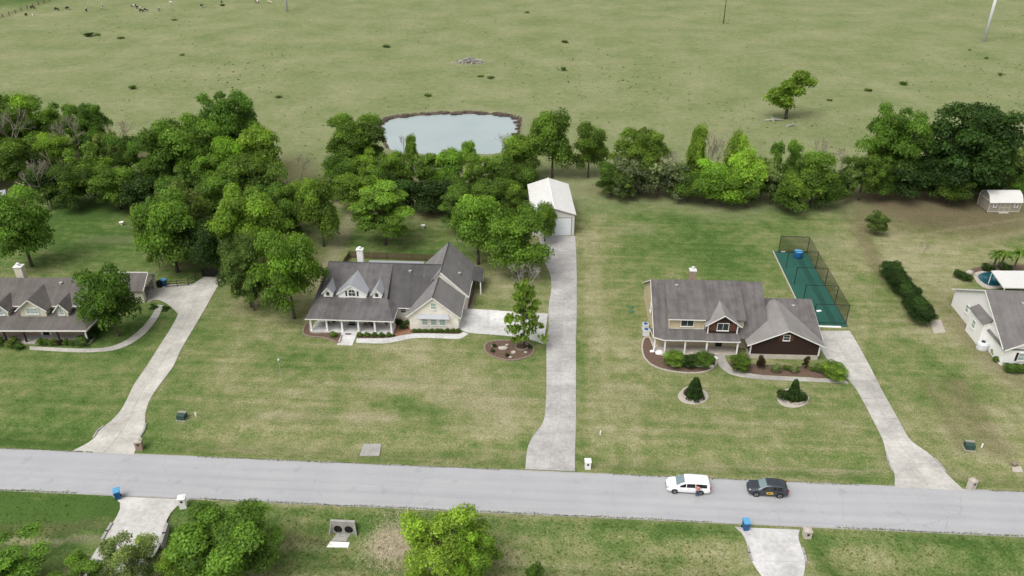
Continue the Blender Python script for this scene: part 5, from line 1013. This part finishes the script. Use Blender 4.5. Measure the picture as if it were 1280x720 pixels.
# scattered tufts over pasture and verges
def tufts(name, label, n, region, size, col, seed):
    r = np.random.default_rng(seed); px, py = r.uniform(region[0], region[1], n*3), r.uniform(region[2], region[3], n*3); c = [G(a, b) for a, b in zip(px, py)]
    pp = np.array([(v.x, v.y) for v in c]); pp = pp[~poly_in([_pc+(Vector(q)-_pc)*1.12 for q in POND], pp[:, 0], pp[:, 1])]
    s_, t_ = np.array([ST(*q) for q in pp]).T; ok = (abs(t_) > 4.2)
    for a0, a1 in CROSS_DN: ok &= ~((t_ < 0) & (s_ > a0-2.2) & (s_ < a1+2.2))
    pp = pp[ok][:n]; V = []; Fc = []
    for x, y in pp:
        z = zg(x, y) if y < 100 else -.15
        sz = size*r.uniform(.5, 1.5)
        for _ in range(9):
            a = r.uniform(0, 6.28); d0 = r.uniform(0, sz*.7); bx, by = x+d0*math.cos(a), y+d0*math.sin(a); b = r.uniform(0, 6.28); w_ = sz*.2; i = len(V)
            V += [(bx-w_*math.cos(b), by-w_*math.sin(b), z), (bx+w_*math.cos(b), by+w_*math.sin(b), z), (bx+r.normal()*sz*.4, by+r.normal()*sz*.4, z+sz*r.uniform(.4, .9))]; Fc.append((i, i+1, i+2))
    me = bpy.data.meshes.new(name); me.from_pydata(V, [], Fc); me.materials.append(M['leaf']); me.attributes.new('tone', 'FLOAT', 'POINT').data.foreach_set('value', np.repeat(r.uniform(.2, .7, len(Fc)), 3).astype(np.float32))
    o = tag(link(name, me), label, 'grass', kind='stuff'); o.color = (*col, 1)
tufts('pasture_tufts', 'scattered darker grass tufts over the pasture', 2200, (-60, 1340, -6, 205), .38, (.10, .115, .048), 1)
tufts('verge_tufts', 'scattered rough grass tufts on the verge across the road', 2600, (-20, 1300, 612, 735), .16, (.17, .21, .075), 2)
r = np.random.default_rng(12); V = []; Fc = []
for i in range(9000):
    sg = r.choice((-1, 1)); s_ = r.uniform(-84, 84)
    if sg > 0 and any(a-3 < s_ < b+4 for a, b in CROSS_UP) or sg < 0 and any(a-3.2 < s_ < b+3.2 for a, b in CROSS_DN): continue
    t_ = sg*(HW+.12-abs(r.normal())*.10*(1+.8*math.sin(s_*.7)*math.sin(s_*.23))); x, y = XY(s_, t_); b = r.uniform(0, 6.28); sz = r.uniform(.07, .17); i0 = len(V)
    V += [(x-.06*math.cos(b), y-.06*math.sin(b), -.02), (x+.06*math.cos(b), y+.06*math.sin(b), -.02), (x+r.normal()*.07, y+r.normal()*.07, .02+sz)]; Fc.append((i0, i0+1, i0+2))
me = bpy.data.meshes.new('roadside_grass'); me.from_pydata(V, [], Fc); me.materials.append(M['leaf']); me.attributes.new('tone', 'FLOAT', 'POINT').data.foreach_set('value', np.repeat(r.uniform(.2, .7, len(Fc)), 3).astype(np.float32))
tag(link('roadside_grass', me), 'ragged grass creeping over the road edges', 'grass', kind='stuff').color = (.17, .20, .085, 1)
# ---------------------------------------------------------------- roadside things
def bin_(px, py, rz, label):
    p = G(px, py); t = thing('wheeled_bin', label, 'bin', (p.x, p.y, .03 if abs(ST(p.x, p.y)[1]) < 6 else zg(p.x, p.y)), rz)
    mb = MB(); a, b, h = .27, .33, .95; mb.add([(-a*.85, -b*.8, .06), (a*.85, -b*.8, .06), (a*.85, b*.75, .06), (-a*.85, b*.75, .06), (-a, -b, h), (a, -b, h), (a, b, h), (-a, b, h)], [(3, 2, 1, 0), (4, 5, 6, 7), (0, 1, 5, 4), (1, 2, 6, 5), (2, 3, 7, 6), (3, 0, 4, 7)]); mb.build('body', M['bluebin'], t)
    mb = MB(); mb.add([(-.3, -.38, .95), (.3, -.38, .95), (.3, .36, .95), (-.3, .36, .95), (-.28, -.36, 1.02), (.28, -.36, 1.02), (.27, .3, 1.1), (-.27, .3, 1.1)], [(3, 2, 1, 0), (4, 5, 6, 7), (0, 1, 5, 4), (1, 2, 6, 5), (2, 3, 7, 6), (3, 0, 4, 7)]); mb.build('lid', M['bluelid'], t)
    MB().tube((-.3, .4, .98), (.3, .4, .98), .025, .025, 6).build('handle', M['bluelid'], t)
    for x in (-.27, .27): MB().tube((x-.03, .27, .1), (x+.03, .27, .1), .11, .11, 12).build('wheel', M['tyre'], t)
    t.scale = (1.25, 1.25, 1.25)
bin_(148, 623, R(25), 'blue wheeled bin at the corner of the apron with headwalls'); bin_(931.5, 661.5, R(5), 'blue wheeled bin beside the white driveway apron'); bin_(205.5, 357, R(70), 'blue wheeled bin beside the open detached garage')
p = G(200.5, 358.5); t = thing('wheeled_bin', 'black wheeled bin beside the open detached garage', 'bin', (p.x, p.y, 0)); part(t, 'body', 'black', (-.35, -.35, .02, .35, .35, 1.05)); part(t, 'lid', 'black', (-.4, -.42, 1.05, .4, .38, 1.13))
def mailbox(px, py, m, h, label, rz=0., w_=.62):
    p = G(px, py); t = thing('mailbox', label, 'mailbox', (p.x, p.y, zg(p.x, p.y)-.02), rz); part(t, 'pillar', m, (-w_/2, -w_/2, 0, w_/2, w_/2, h)); part(t, 'cap', 'stone' if m != 'white' else 'white', (-w_/2-.06, -w_/2-.06, h, w_/2+.06, w_/2+.06, h+.1))
    mb = MB(); mb.lathe([(w_*.55, h+.1), (w_*.45, h+.2), (w_*.15, h+.28)], 8); mb.build('crown', M['stone' if m != 'white' else 'white'], t); part(t, 'box_door', 'black', (-.13, -w_/2-.03, h-.45, .13, -w_/2+.01, h-.2))
mailbox(175, 561, 'mailbrick', 1.3, 'brown brick mailbox pillar beside the pale curving driveway', .2, .8); mailbox(229.5, 633, 'white', 1.45, 'white mailbox pillar at the apron with headwalls', .2, .75); mailbox(734.5, 584.5, 'white', 1.15, 'low white mailbox pillar beside the long driveway', 0, .7); mailbox(1213, 611, 'brickB', 1.35, 'pale brick mailbox pillar beside the stained driveway', .3, .7); mailbox(1008, 670.5, 'brickB', 1.0, 'short pale brick mailbox pillar beside the white apron', 0, .8)
for x, y, l in ((228, 523, 'green utility box on the lawn beside the pale driveway'), (1211, 560, 'green utility box on the lawn beside the stained driveway')):
    p = G(x, y); t = thing('utility_box', l, 'utility box', (p.x, p.y, zg(p.x, p.y)-.03), R(-8)); part(t, 'pad', 'conc_old', (-.65, -.6, 0, .65, .6, .1)); mb = MB(); mb.add([(-.55, -.5, .1), (.55, -.5, .1), (.55, .5, .1), (-.55, .5, .1), (-.55, -.45, .75), (.55, -.45, .75), (.55, .45, .95), (-.55, .45, .95)], [(3, 2, 1, 0), (4, 5, 6, 7), (0, 1, 5, 4), (1, 2, 6, 5), (2, 3, 7, 6), (3, 0, 4, 7)]); mb.build('cabinet', M['greenbox'], t); part(t, 'lid', 'shedgrey', (-.57, .1, .9, .57, .5, .97))
for x, y, l in ((245, 520, 'short white marker post near the left utility box'), (1227, 559, 'short white marker post near the right utility box'), (750.5, 543, 'short white marker post on the lawn by the long driveway')):
    p = G(x, y); tag(MB().lathe([(.1, -.1), (.1, .55), (.05, .65)], 8, (p.x, p.y, zg(p.x, p.y))).build('marker_post', M['white']), l, 'post')
p = G(351, 467); t = thing('yard_lamp', 'slim lamp post with white globe on the front lawn', 'lamp', (p.x, p.y, -.05)); MB().lathe([(.14, 0), (.1, .15), (.05, .3), (.045, 2.3)], 8).build('post', M['conc_old'], t); MB().lathe([(.05, 2.28), (.13, 2.36), (.16, 2.5), (.11, 2.62), (.04, 2.66)], 12).build('globe', M['galv'], t, True)
for x, y in ((789, 384), (789, 389.5)): p = G(x, y); tag(MB().lathe([(.42, -.1), (.42, .08), (.3, .14)], 14, (p.x, p.y, 0)).build('septic_lid', M['green']), 'round green septic lid on the lawn beside the two storey house', 'lid', 'green septic lids')
for x, y in ((806.5, 411), (807.5, 418)):
    p = G(x, y); t = thing('air_conditioner', 'boxy air conditioner unit with blue grey top beside the two storey house', 'air conditioner', (p.x, p.y, -.03), R(-2.5), 'air conditioners of the two storey house'); part(t, 'casing', 'galv', (-.45, -.45, .05, .45, .45, 1.0)); MB().lathe([(.36, 1.0), (.36, 1.05), (.1, 1.07)], 12).build('fan_grille', M['bluebin'], t); part(t, 'pad', 'conc_old', (-.6, -.6, -.02, .6, .6, .06))
p = G(1226.5, 436); t = thing('water_tank', 'grey round tank against the white gable wall', 'tank', (p.x, p.y, -.03)); MB().lathe([(.75, 0), (.82, .2), (.82, 1.0), (.7, 1.2), (.3, 1.3)], 16).build('body', M['galv'], t); MB().lathe([(.3, 1.29), (.3, 1.4), (.1, 1.42)], 10).build('lid', M['black'], t)
for x, y, l in ((529, 285, 'white fire bowl on the shaded back lawn'), (152.5, 281, 'white garden bowl on the left back lawn')): p = G(x, y); tag(MB().lathe([(.2, -.1), (.24, .3), (.42, .5), (.45, .65), (.3, .67), (.2, .5)], 12, (p.x, p.y, 0)).build('garden_bowl', M['white']), l, 'bowl')
p = G(1166, 400); tag(MB().lathe([(.2, -.05), (.25, .6), (.15, .8), (.05, 1.)], 8, (p.x, p.y, 0)).build('garden_statue', M['stone']), 'small pale garden ornament at the end of the dark hedge', 'ornament')
# ---------------------------------------------------------------- fences
def fence(px0, px1, h, post_gap, label, m='wood', rails=2, pickets=True, pr_=.06):
    a, b = G(*px0), G(*px1); t = thing('fence', label, 'fence', (a.x, a.y, 0), math.atan2(b.y-a.y, b.x-a.x)); L = (b-a).length; n = max(1, round(L/post_gap))
    po = MB().b2(-pr_, -pr_, -.12, pr_, pr_, h+.08).mesh('post'); po.materials.append(M[m])
    for i in range(n+1): o = link('post', po, None, t); o.location = (L*i/n, 0, 0)
    for k in range(rails): z = h*(.2+.65*k/max(rails-1, 1)); MB().b2(0, -.03, z-.03, L, .03, z+.03).build('rail', M[m], t)
    if pickets:
        mb = MB(); i = 0; rg = random.Random(1)
        while i*.17 < L-.1: mb.b2(.04+i*.17, -.06, .02, .17+i*.17, -.035, h*rg.uniform(.96, 1.03)); i += 1
        tag(mb.build('pickets', M[m], t), kind='stuff')
fence((437, 322), (548, 326.5), 1.35, 2.4, 'weathered wooden picket fence behind the cream brick house roof'); fence((427, 338), (437, 322), 1.35, 2.4, 'short side run of the weathered picket fence near the chimney')
fence((208, 359.5), (236, 357), 1.3, 2.0, 'dark fence along the garage apron', 'black', 3, False, .04); fence((236, 357), (254, 345.5), 1.3, 2., 'dark fence from the apron to the end of the driveway', 'black', 3, False, .04); fence((254, 345), (282, 346.5), 1.5, 2.2, 'dark gate across the end of the pale driveway', 'black', 4, True, .05)
fence((395, 396), (386, 398), 1.2, 1.4, 'short dark fence at the left gable of the cream brick house', 'polewood', 3, True, .05)
fence((-30, 34), (75, -3), 1.6, 5, 'far boundary fence of the bright green field', 'wood', 4, False, .12); fence((742, 221), (790, 222), 1.3, 4, 'wire fence on thin posts behind the workshop', 'polewood', 3, False, .03)
# poles
for x, y, tx, hgt, r_, m, l in ((1229.8, 52, 1244.5, 24, .62, 'galv', 'thick white pole in the pasture on the right'), (359, 14.5, 0, 22, .62, 'galv', 'thick white pole in the pasture near the cows'), (904.3, 29, 0, 12, .2, 'polewood', 'thin dark wooden utility pole in the pasture')):
    p = G(x, y); t = thing('utility_pole', l, 'pole', (p.x, p.y, -.2)); MB().tube((0, 0, 0), (0, 0, hgt), r_, r_*.8, 10).build('shaft', M[m], t, True); MB().box(0, 0, hgt-.8, 3.2, .15, .18).build('crossarm', M[m], t)
# rubble, branches
p = G(588, 78); rg = random.Random(9); t = thing('debris_pile', 'heap of grey broken wood and rubble in the pasture', 'debris', (p.x, p.y, 0)); mb = MB()
for i in range(170):
    a = rg.gauss(0, 2.5); b = rg.gauss(0, 1.5); zz = max(0, 1.9*math.exp(-(a/3.2)**2-(b/1.8)**2))*rg.uniform(.3, 1); q = Vector((rg.gauss(0, 1), rg.gauss(0, 1), rg.gauss(0, .3))).normalized()*rg.uniform(.3, 1.1); bar(mb, Vector((a, b, zz))-q, Vector((a, b, zz))+q, rg.uniform(.1, .35), rg.uniform(.08, .2))
mb.build('rubble', M['deadwood'], t)
def branch(px, py, L, rz, label):
    p = G(px, py); t = thing('dead_branch', label, 'branch', (p.x, p.y, 0), rz); rg = random.Random(int(px)); mb = MB(); mb.tube((0, 0, .1), (L*.5, .2, .25), .28, .2, 7).tube((L*.5, .2, .25), (L, -.1, .1), .2, .08, 6); mb.build('limb', M['deadwood'], t)
    for i in range(6): f = rg.uniform(.2, .9)*L; MB().tube((f, 0, .2), (f+rg.uniform(.3, 1.4), rg.uniform(-1.6, 1.6), rg.uniform(.1, .7)), .09, .03, 5).build('twig', M['deadwood'], t)
branch(956, 151, 5.5, R(6), 'fallen pale limb at the foot of the lone pasture tree'); branch(983, 159, 3.2, R(35), 'small pale branch lying right of the lone pasture tree'); branch(967, 152, 3.5, R(80), 'upright pale limb stub leaning by the lone pasture tree')
# ---------------------------------------------------------------- cars
def loft(st):
    mb = MB(); secs = []
    for x, w_, lo, be, to, wr in st:
        half = [(w_*.86, lo), (w_*.97, lo+.10), (w_, lo+.24), (w_*.995, be-.05), (w_*.97, be), (wr+.03, max(be+.01, to-.12)), (wr-.06, to-.035), (wr*.6, to), (0, to+.012)]
        sec = half+[(-y, z) for y, z in half[-2::-1]]; secs.append([(x, y, z) for y, z in sec])
    n = len(secs[0]); v_ = [p for s_ in secs for p in s_]
    f = [(k*n+i, k*n+(i+1) % n, (k+1)*n+(i+1) % n, (k+1)*n+i) for k in range(len(secs)-1) for i in range(n)]
    f += [tuple(range(n-1, -1, -1)), tuple(range((len(secs)-1)*n, len(secs)*n))]; mb.add(v_, f); return mb
def lerp_st(st, x):
    for a, b in zip(st[:-1], st[1:]):
        if a[0] <= x <= b[0]:
            t = (x-a[0])/(b[0]-a[0]); return [p+(q-p)*t for p, q in zip(a, b)]
def side_glass(st, xs, sg, lo=.10, hi=.88):
    v_ = []
    for x in xs:
        _, w_, l_, be, to, wr = lerp_st(st, x); p0 = Vector((w_*.97, be)); p1 = Vector((wr+.03, max(be+.01, to-.12)))
        for f in (lo, hi): q = p0.lerp(p1, f); v_.append((x, sg*(q.x+.012), q.y))
    n = len(xs); return MB().add(v_, [(2*i, 2*i+2, 2*i+3, 2*i+1) for i in range(n-1)])
def car(label, px, py, rz, st, paint, wheels, glass_runs, ws, rw, R_=.33, cat='car', name='parked_car'):
    p = G(px, py); t = thing(name, label, cat, (p.x, p.y, .026), rz); b = loft(st).build('body', M[paint], t, True)
    sm = b.modifiers.new('bevel', 'BEVEL'); sm.width = .03; sm.segments = 2; sm.limit_method = 'ANGLE'; sm.angle_limit = R(40)
    for sg in (-1, 1):
        for xs in glass_runs: side_glass(st, xs, sg).build('side_window', M['carglass'], t)
    for nm, (x0, x1), m in (('windscreen', ws, 'windscreen'), ('rear_window', rw, 'carglass')):
        v_ = []
        for x in np.linspace(x0, x1, 5):
            _, w_, l_, be, to, wr = lerp_st(st, x)
            for f in (-1, -.6, 0, .6, 1): v_.append((x, f*(wr-.08), to+.022+(.0 if abs(f) < .7 else -.03)))
        MB().add(v_, [(5*i+j, 5*i+j+1, 5*i+5+j+1, 5*i+5+j) for i in range(4) for j in range(4)]).build(nm, M[m], t, True)
    for wx in wheels:
        _, w_, *_r = lerp_st(st, wx)
        for sg in (-1, 1):
            MB().tube((wx, sg*(w_-.30), R_+.04), (wx, sg*(w_+.004), R_+.04), R_+.05, R_+.05, 20).build('wheel_arch', M['black'], t)
            wh = MB().tube((wx, sg*(w_-.24), R_), (wx, sg*(w_+.022), R_), R_, R_, 22).build('wheel', M['tyre'], t); mb = MB().tube((wx, sg*(w_-.05), R_), (wx, sg*(w_+.03), R_), R_*.62, R_*.58, 18); mb.build('rim', M['rim'], wh)
            sp = MB()
            for k in range(5): a = k*1.2566; bar(sp, (wx, sg*(w_+.034), R_), (wx+math.cos(a)*R_*.6, sg*(w_+.034), R_+math.sin(a)*R_*.6), .02, .06)
            sp.build('spoke', M['tyre'], wh)
    x0, x1 = st[0][0], st[-1][0]
    for sg in (-1, 1):
        a = lerp_st(st, x0+.16); MB().lump((x0+.17, sg*(a[1]-.17), a[3]-.02), .2, .15, .09, random.Random(1), 8, 6, .02).build('headlight', M['lamp'], t, True)
        a = lerp_st(st, x1-.08); MB().box(x1-.05, sg*(a[1]-.06), a[3]+.03, .12, .14, .38).build('taillight', M['taillamp'], t)
        xm = ws[0]+.35; a = lerp_st(st, xm); MB().lump((xm+.12, sg*(a[1]+.09), a[3]+.06), .09, .12, .08, random.Random(2), 8, 6, .03).build('mirror', M[paint], t, True)
        for hx in (-.05, 1.0): a = lerp_st(st, hx); MB().box(hx, sg*(a[1]+.012), a[3]-.13, .2, .03, .04).build('door_handle', M['black' if paint == 'carblack' else 'rim'], t)
    MB().box(x0-.004, 0, .5, .06, 1.0, .16).build('grille', M['black'], t); MB().box(x1+.006, 0, .66, .03, .5, .14).build('number_plate', M['white'], t)
    return t
VAN = [(-2.55, .70, .34, .66, .70, .62), (-2.47, .84, .28, .76, .80, .74), (-2.2, .95, .22, .86, .92, .80), (-1.75, .985, .2, .95, 1.03, .83), (-1.5, .99, .2, .99, 1.10, .84), (-.95, .995, .2, 1.0, 1.45, .80), (-.45, 1., .2, 1.0, 1.70, .78), (.2, 1., .2, 1.0, 1.76, .80), (1.5, 1., .2, 1.02, 1.75, .80), (2.2, .99, .22, 1.04, 1.69, .78), (2.38, .97, .24, 1.05, 1.60, .76), (2.5, .94, .28, 1.05, 1.25, .78), (2.56, .88, .34, .95, 1.0, .74)]
van = car('white minivan parked at the edge of the road', 859, 611.2, RA-R(1), VAN, 'carwhite', (-1.62, 1.42), ([-1.05, -.75, -.45, -.35], [-.28, .2, .72], [.8, 1.3, 1.5, 2.1]), (-1.45, -.5), (2.36, 2.52), .34, 'van', 'minivan')
for y in (-.62, .62): MB().tube((-.2, y, 1.79), (2.0, y, 1.78), .022, .022, 6).build('roof_rail', M['rim'], van)
SUV = [(-2.3, .70, .40, .78, .82, .62), (-2.22, .84, .32, .88, .95, .72), (-1.95, .92, .25, .97, 1.07, .78), (-1.35, .935, .24, 1.02, 1.14, .80), (-1.1, .94, .24, 1.03, 1.19, .80), (-.6, .94, .24, 1.03, 1.5, .75), (-.25, .94, .24, 1.03, 1.66, .73), (.4, .94, .24, 1.04, 1.72, .73), (1.3, .935, .24, 1.07, 1.69, .71), (1.85, .925, .26, 1.09, 1.60, .69), (2.1, .91, .3, 1.09, 1.38, .70), (2.24, .88, .36, 1.05, 1.12, .72), (2.3, .82, .42, .95, 1.0, .68)]
suv = car('black car with a round yellow door emblem parked on the road', 958, 615.4, RA-R(2), SUV, 'carblack', (-1.38, 1.32), ([-.8, -.5, -.25, -.02], [.05, .5, .85], [.92, 1.3, 1.7]), (-1.05, -.28), (1.9, 2.15), .37)
em = MB(); v_ = [(.12+.42*math.cos(a), -.962, .70+.2*math.sin(a)) for a in np.arange(0, 6.28, .35)]; em.ext(v_, (0, .02, 0)); em.build('door_emblem', M['yellow'], suv); em = MB(); em.box(.12, -.966, .70, .5, .012, .05); em.box(.12, -.966, .80, .28, .012, .03); em.box(.12, -.966, .60, .32, .012, .03); em.build('emblem_mark', M['darkbrown'], suv)
# ---------------------------------------------------------------- person beside the minivan
def skin(name, verts, edges, radii, m, parent, root=0, sub=2):
    me = bpy.data.meshes.new(name); me.from_pydata(verts, edges, []); o = link(name, me, m, parent); mo = o.modifiers.new('skin', 'SKIN'); mo.use_smooth_shade = True
    for i, r_ in enumerate(radii): me.skin_vertices[0].data[i].radius = (r_, r_) if not isinstance(r_, tuple) else r_; me.skin_vertices[0].data[i].use_root = (i == root)
    s_ = o.modifiers.new('sub', 'SUBSURF'); s_.levels = s_.render_levels = sub; return o
p = G(871, 620.6); Pn = thing('person', 'person in pink shirt and blue jeans standing beside the white minivan', 'person', (p.x, p.y, .026), R(160))
V = [(0, 0, .95), (0, 0, 1.12), (0, .01, 1.32), (0, .01, 1.46), (0, 0, 1.55), (0, -.02, 1.66), (0, -.02, 1.76),
     (-.09, 0, .90), (-.11, -.02, .50), (-.11, .02, .09), (-.12, -.13, .05), (.09, 0, .90), (.11, -.02, .50), (.12, .03, .09), (.13, -.12, .05),
     (-.18, .01, 1.42), (-.25, .04, 1.16), (-.20, -.14, 1.00), (-.17, -.21, .97), (.18, .01, 1.42), (.26, .04, 1.16), (.22, -.16, 1.04), (.19, -.23, 1.02)]
E_ = [(0, 1), (1, 2), (2, 3), (3, 4), (4, 5), (5, 6), (0, 7), (7, 8), (8, 9), (9, 10), (0, 11), (11, 12), (12, 13), (13, 14), (3, 15), (15, 16), (16, 17), (17, 18), (3, 19), (19, 20), (20, 21), (21, 22)]
rd = [.13, .12, .14, .10, .055, .095, .085, .095, .062, .043, .045, .095, .062, .043, .045, .06, .045, .033, .036, .06, .045, .033, .036]
for sg, b0 in ((-1, 18), (1, 22)):
    bx, by, bz = V[b0]
    for k, (dx, dy, dz, l) in enumerate(((-.03, -.06, -.03, .9), (-.012, -.075, -.035, 1), (.008, -.075, -.04, 1), (.026, -.06, -.045, .8), (-.045*sg, -.03, .03, .8))):
        i = len(V); V += [(bx+dx*.6, by+dy*.6*l, bz+dz*.5), (bx+dx, by+dy*l, bz+dz*1.4)]; E_ += [(b0, i), (i, i+1)]; rd += [.011, .009]
skin('body', V, E_, rd, M['skin'], Pn)
skin('shirt', [V[i] for i in (0, 1, 2, 3, 15, 16, 19, 20)], [(0, 1), (1, 2), (2, 3), (3, 4), (4, 5), (3, 6), (6, 7)], [.15, .14, .16, .115, .082, .062, .082, .062], M['shirt'], Pn)
skin('jeans', [(0, 0, .99), (0, 0, .9)]+[V[i] for i in (7, 8)]+[(-.11, .02, .06)]+[V[i] for i in (11, 12)]+[(.12, .03, .06)], [(0, 1), (1, 2), (2, 3), (3, 4), (1, 5), (5, 6), (6, 7)], [.145, .14, .115, .08, .06, .115, .08, .06], M['jeans'], Pn)
MB().lump((0, .015, 1.735), .108, .12, .105, random.Random(2), 12, 8, .05).build('hair', M['hair'], Pn, True); 
for sg in (-1, 1): MB().lump((sg*.117, -.06, .045), .05, .14, .045, random.Random(3), 8, 5, .03).build('shoe', M['black'], Pn, True)
for sg in (-1, 1): MB().lump((sg*.035, -.108, 1.675), .013, .008, .01, random.Random(3), 6, 4, .02).build('eye', M['hair'], Pn)
MB().lump((0, -.118, 1.645), .014, .02, .02, random.Random(3), 6, 5, .02).build('nose', M['skin'], Pn); MB().lump((0, -.108, 1.605), .026, .007, .006, random.Random(3), 6, 4, .02).build('mouth', M['red'], Pn)
# ---------------------------------------------------------------- cattle
def cowmat(name, a, b, thr):
    m, n_, bs = newmat(name); v_ = N(n_, 'ShaderNodeTexCoord').outputs['Object']; r_ = N(n_, 'ShaderNodeObjectInfo').outputs['Random']
    ad = N(n_, 'ShaderNodeVectorMath', operation='ADD'); cb = N(n_, 'ShaderNodeCombineXYZ'); n_.links.new(math_(n_, 'MULTIPLY', r_, 20.), cb.inputs[0]); n_.links.new(v_, ad.inputs[0]); n_.links.new(cb.outputs[0], ad.inputs[1])
    n_.links.new(ramp(n_, noise(n_, ad.outputs[0], .9, 1), [(thr-.02, a), (thr+.02, b)]), bs.inputs['Base Color']); bs.inputs['Roughness'].default_value = .9; return m
CM = [cowmat('black_white_hide', (.015, .013, .012), (.62, .58, .52), .52), cowmat('black_hide', (.015, .013, .012), (.05, .03, .02), .6), cowmat('pale_hide', (.5, .42, .32), (.62, .58, .52), .5)]
cv = [(0, .75, 1.12), (0, .25, 1.1), (0, -.3, 1.08), (0, -.72, 1.18), (0, -1.02, .95), (0, -1.22, .55), (0, -1.42, .22), (.2, .72, .95), (.22, .60, .62), (.21, .78, .42), (.21, .74, .04), (-.2, .72, .95), (-.22, .60, .62), (-.21, .78, .42), (-.21, .74, .04),
      (.2, -.55, .85), (.2, -.5, .45), (.2, -.56, .04), (-.2, -.55, .85), (-.2, -.5, .45), (-.2, -.56, .04), (0, .95, 1.2), (0, 1.06, .9), (0, 1.05, .45), (.2, -1.12, .68), (-.2, -1.12, .68)]
ce = [(0, 1), (1, 2), (2, 3), (3, 4), (4, 5), (5, 6), (0, 7), (7, 8), (8, 9), (9, 10), (0, 11), (11, 12), (12, 13), (13, 14), (3, 15), (15, 16), (16, 17), (3, 18), (18, 19), (19, 20), (0, 21), (21, 22), (22, 23), (5, 24), (5, 25)]
crd = [.30, .40, .38, .28, .19, .13, .085, .19, .12, .07, .07, .19, .12, .07, .07, .13, .075, .065, .13, .075, .065, .05, .035, .05, .035, .035]
cow0 = None
CW_ = 'black and white cow grazing in the far pasture'
for x, y, k, rz, l in ((71, 13, 1, 80, 'dark cow grazing left of a black and white one'), (85, 12, 0, 95, CW_), (108, 14, 0, 20, CW_), (129, 11.5, 0, 60, CW_), (168, 9, 0, -70, CW_), (173, 11, 0, 80, CW_), (177, 15, 1, 90, 'dark cow lying among black and white ones'), (182, 14, 0, 100, CW_), (198.5, 13.5, 0, 10, CW_), (214, 5, 2, 70, 'pale cow apart from the black and white ones'), (253, 9, 0, 80, CW_), (322, 4, 0, 85, CW_), (337, 4.5, 2, 90, 'pale cow beside a black and white cow near the white pole'), (41, 11, 1, 100, 'dark cow close to the boundary fence'), (41, 20, 2, 30, 'pale calf close to the boundary fence'), (277, 3.5, 1, 5, 'dark calf apart near the top of the pasture')):
    p = G(x, y); t = thing('cow', l, 'cow', (p.x, p.y, -.16), R(rz), 'cattle in the far pasture')
    o = skin('body', cv, ce, crd, CM[k], t, 1, 1)
    if 'calf' in l: t.scale = (.65, .65, .65)
    for sg in (-1, 1): MB().lump((sg*.2, -1.1, .68), .09, .03, .05, random.Random(1), 6, 4, .02).build('ear', CM[k], t)
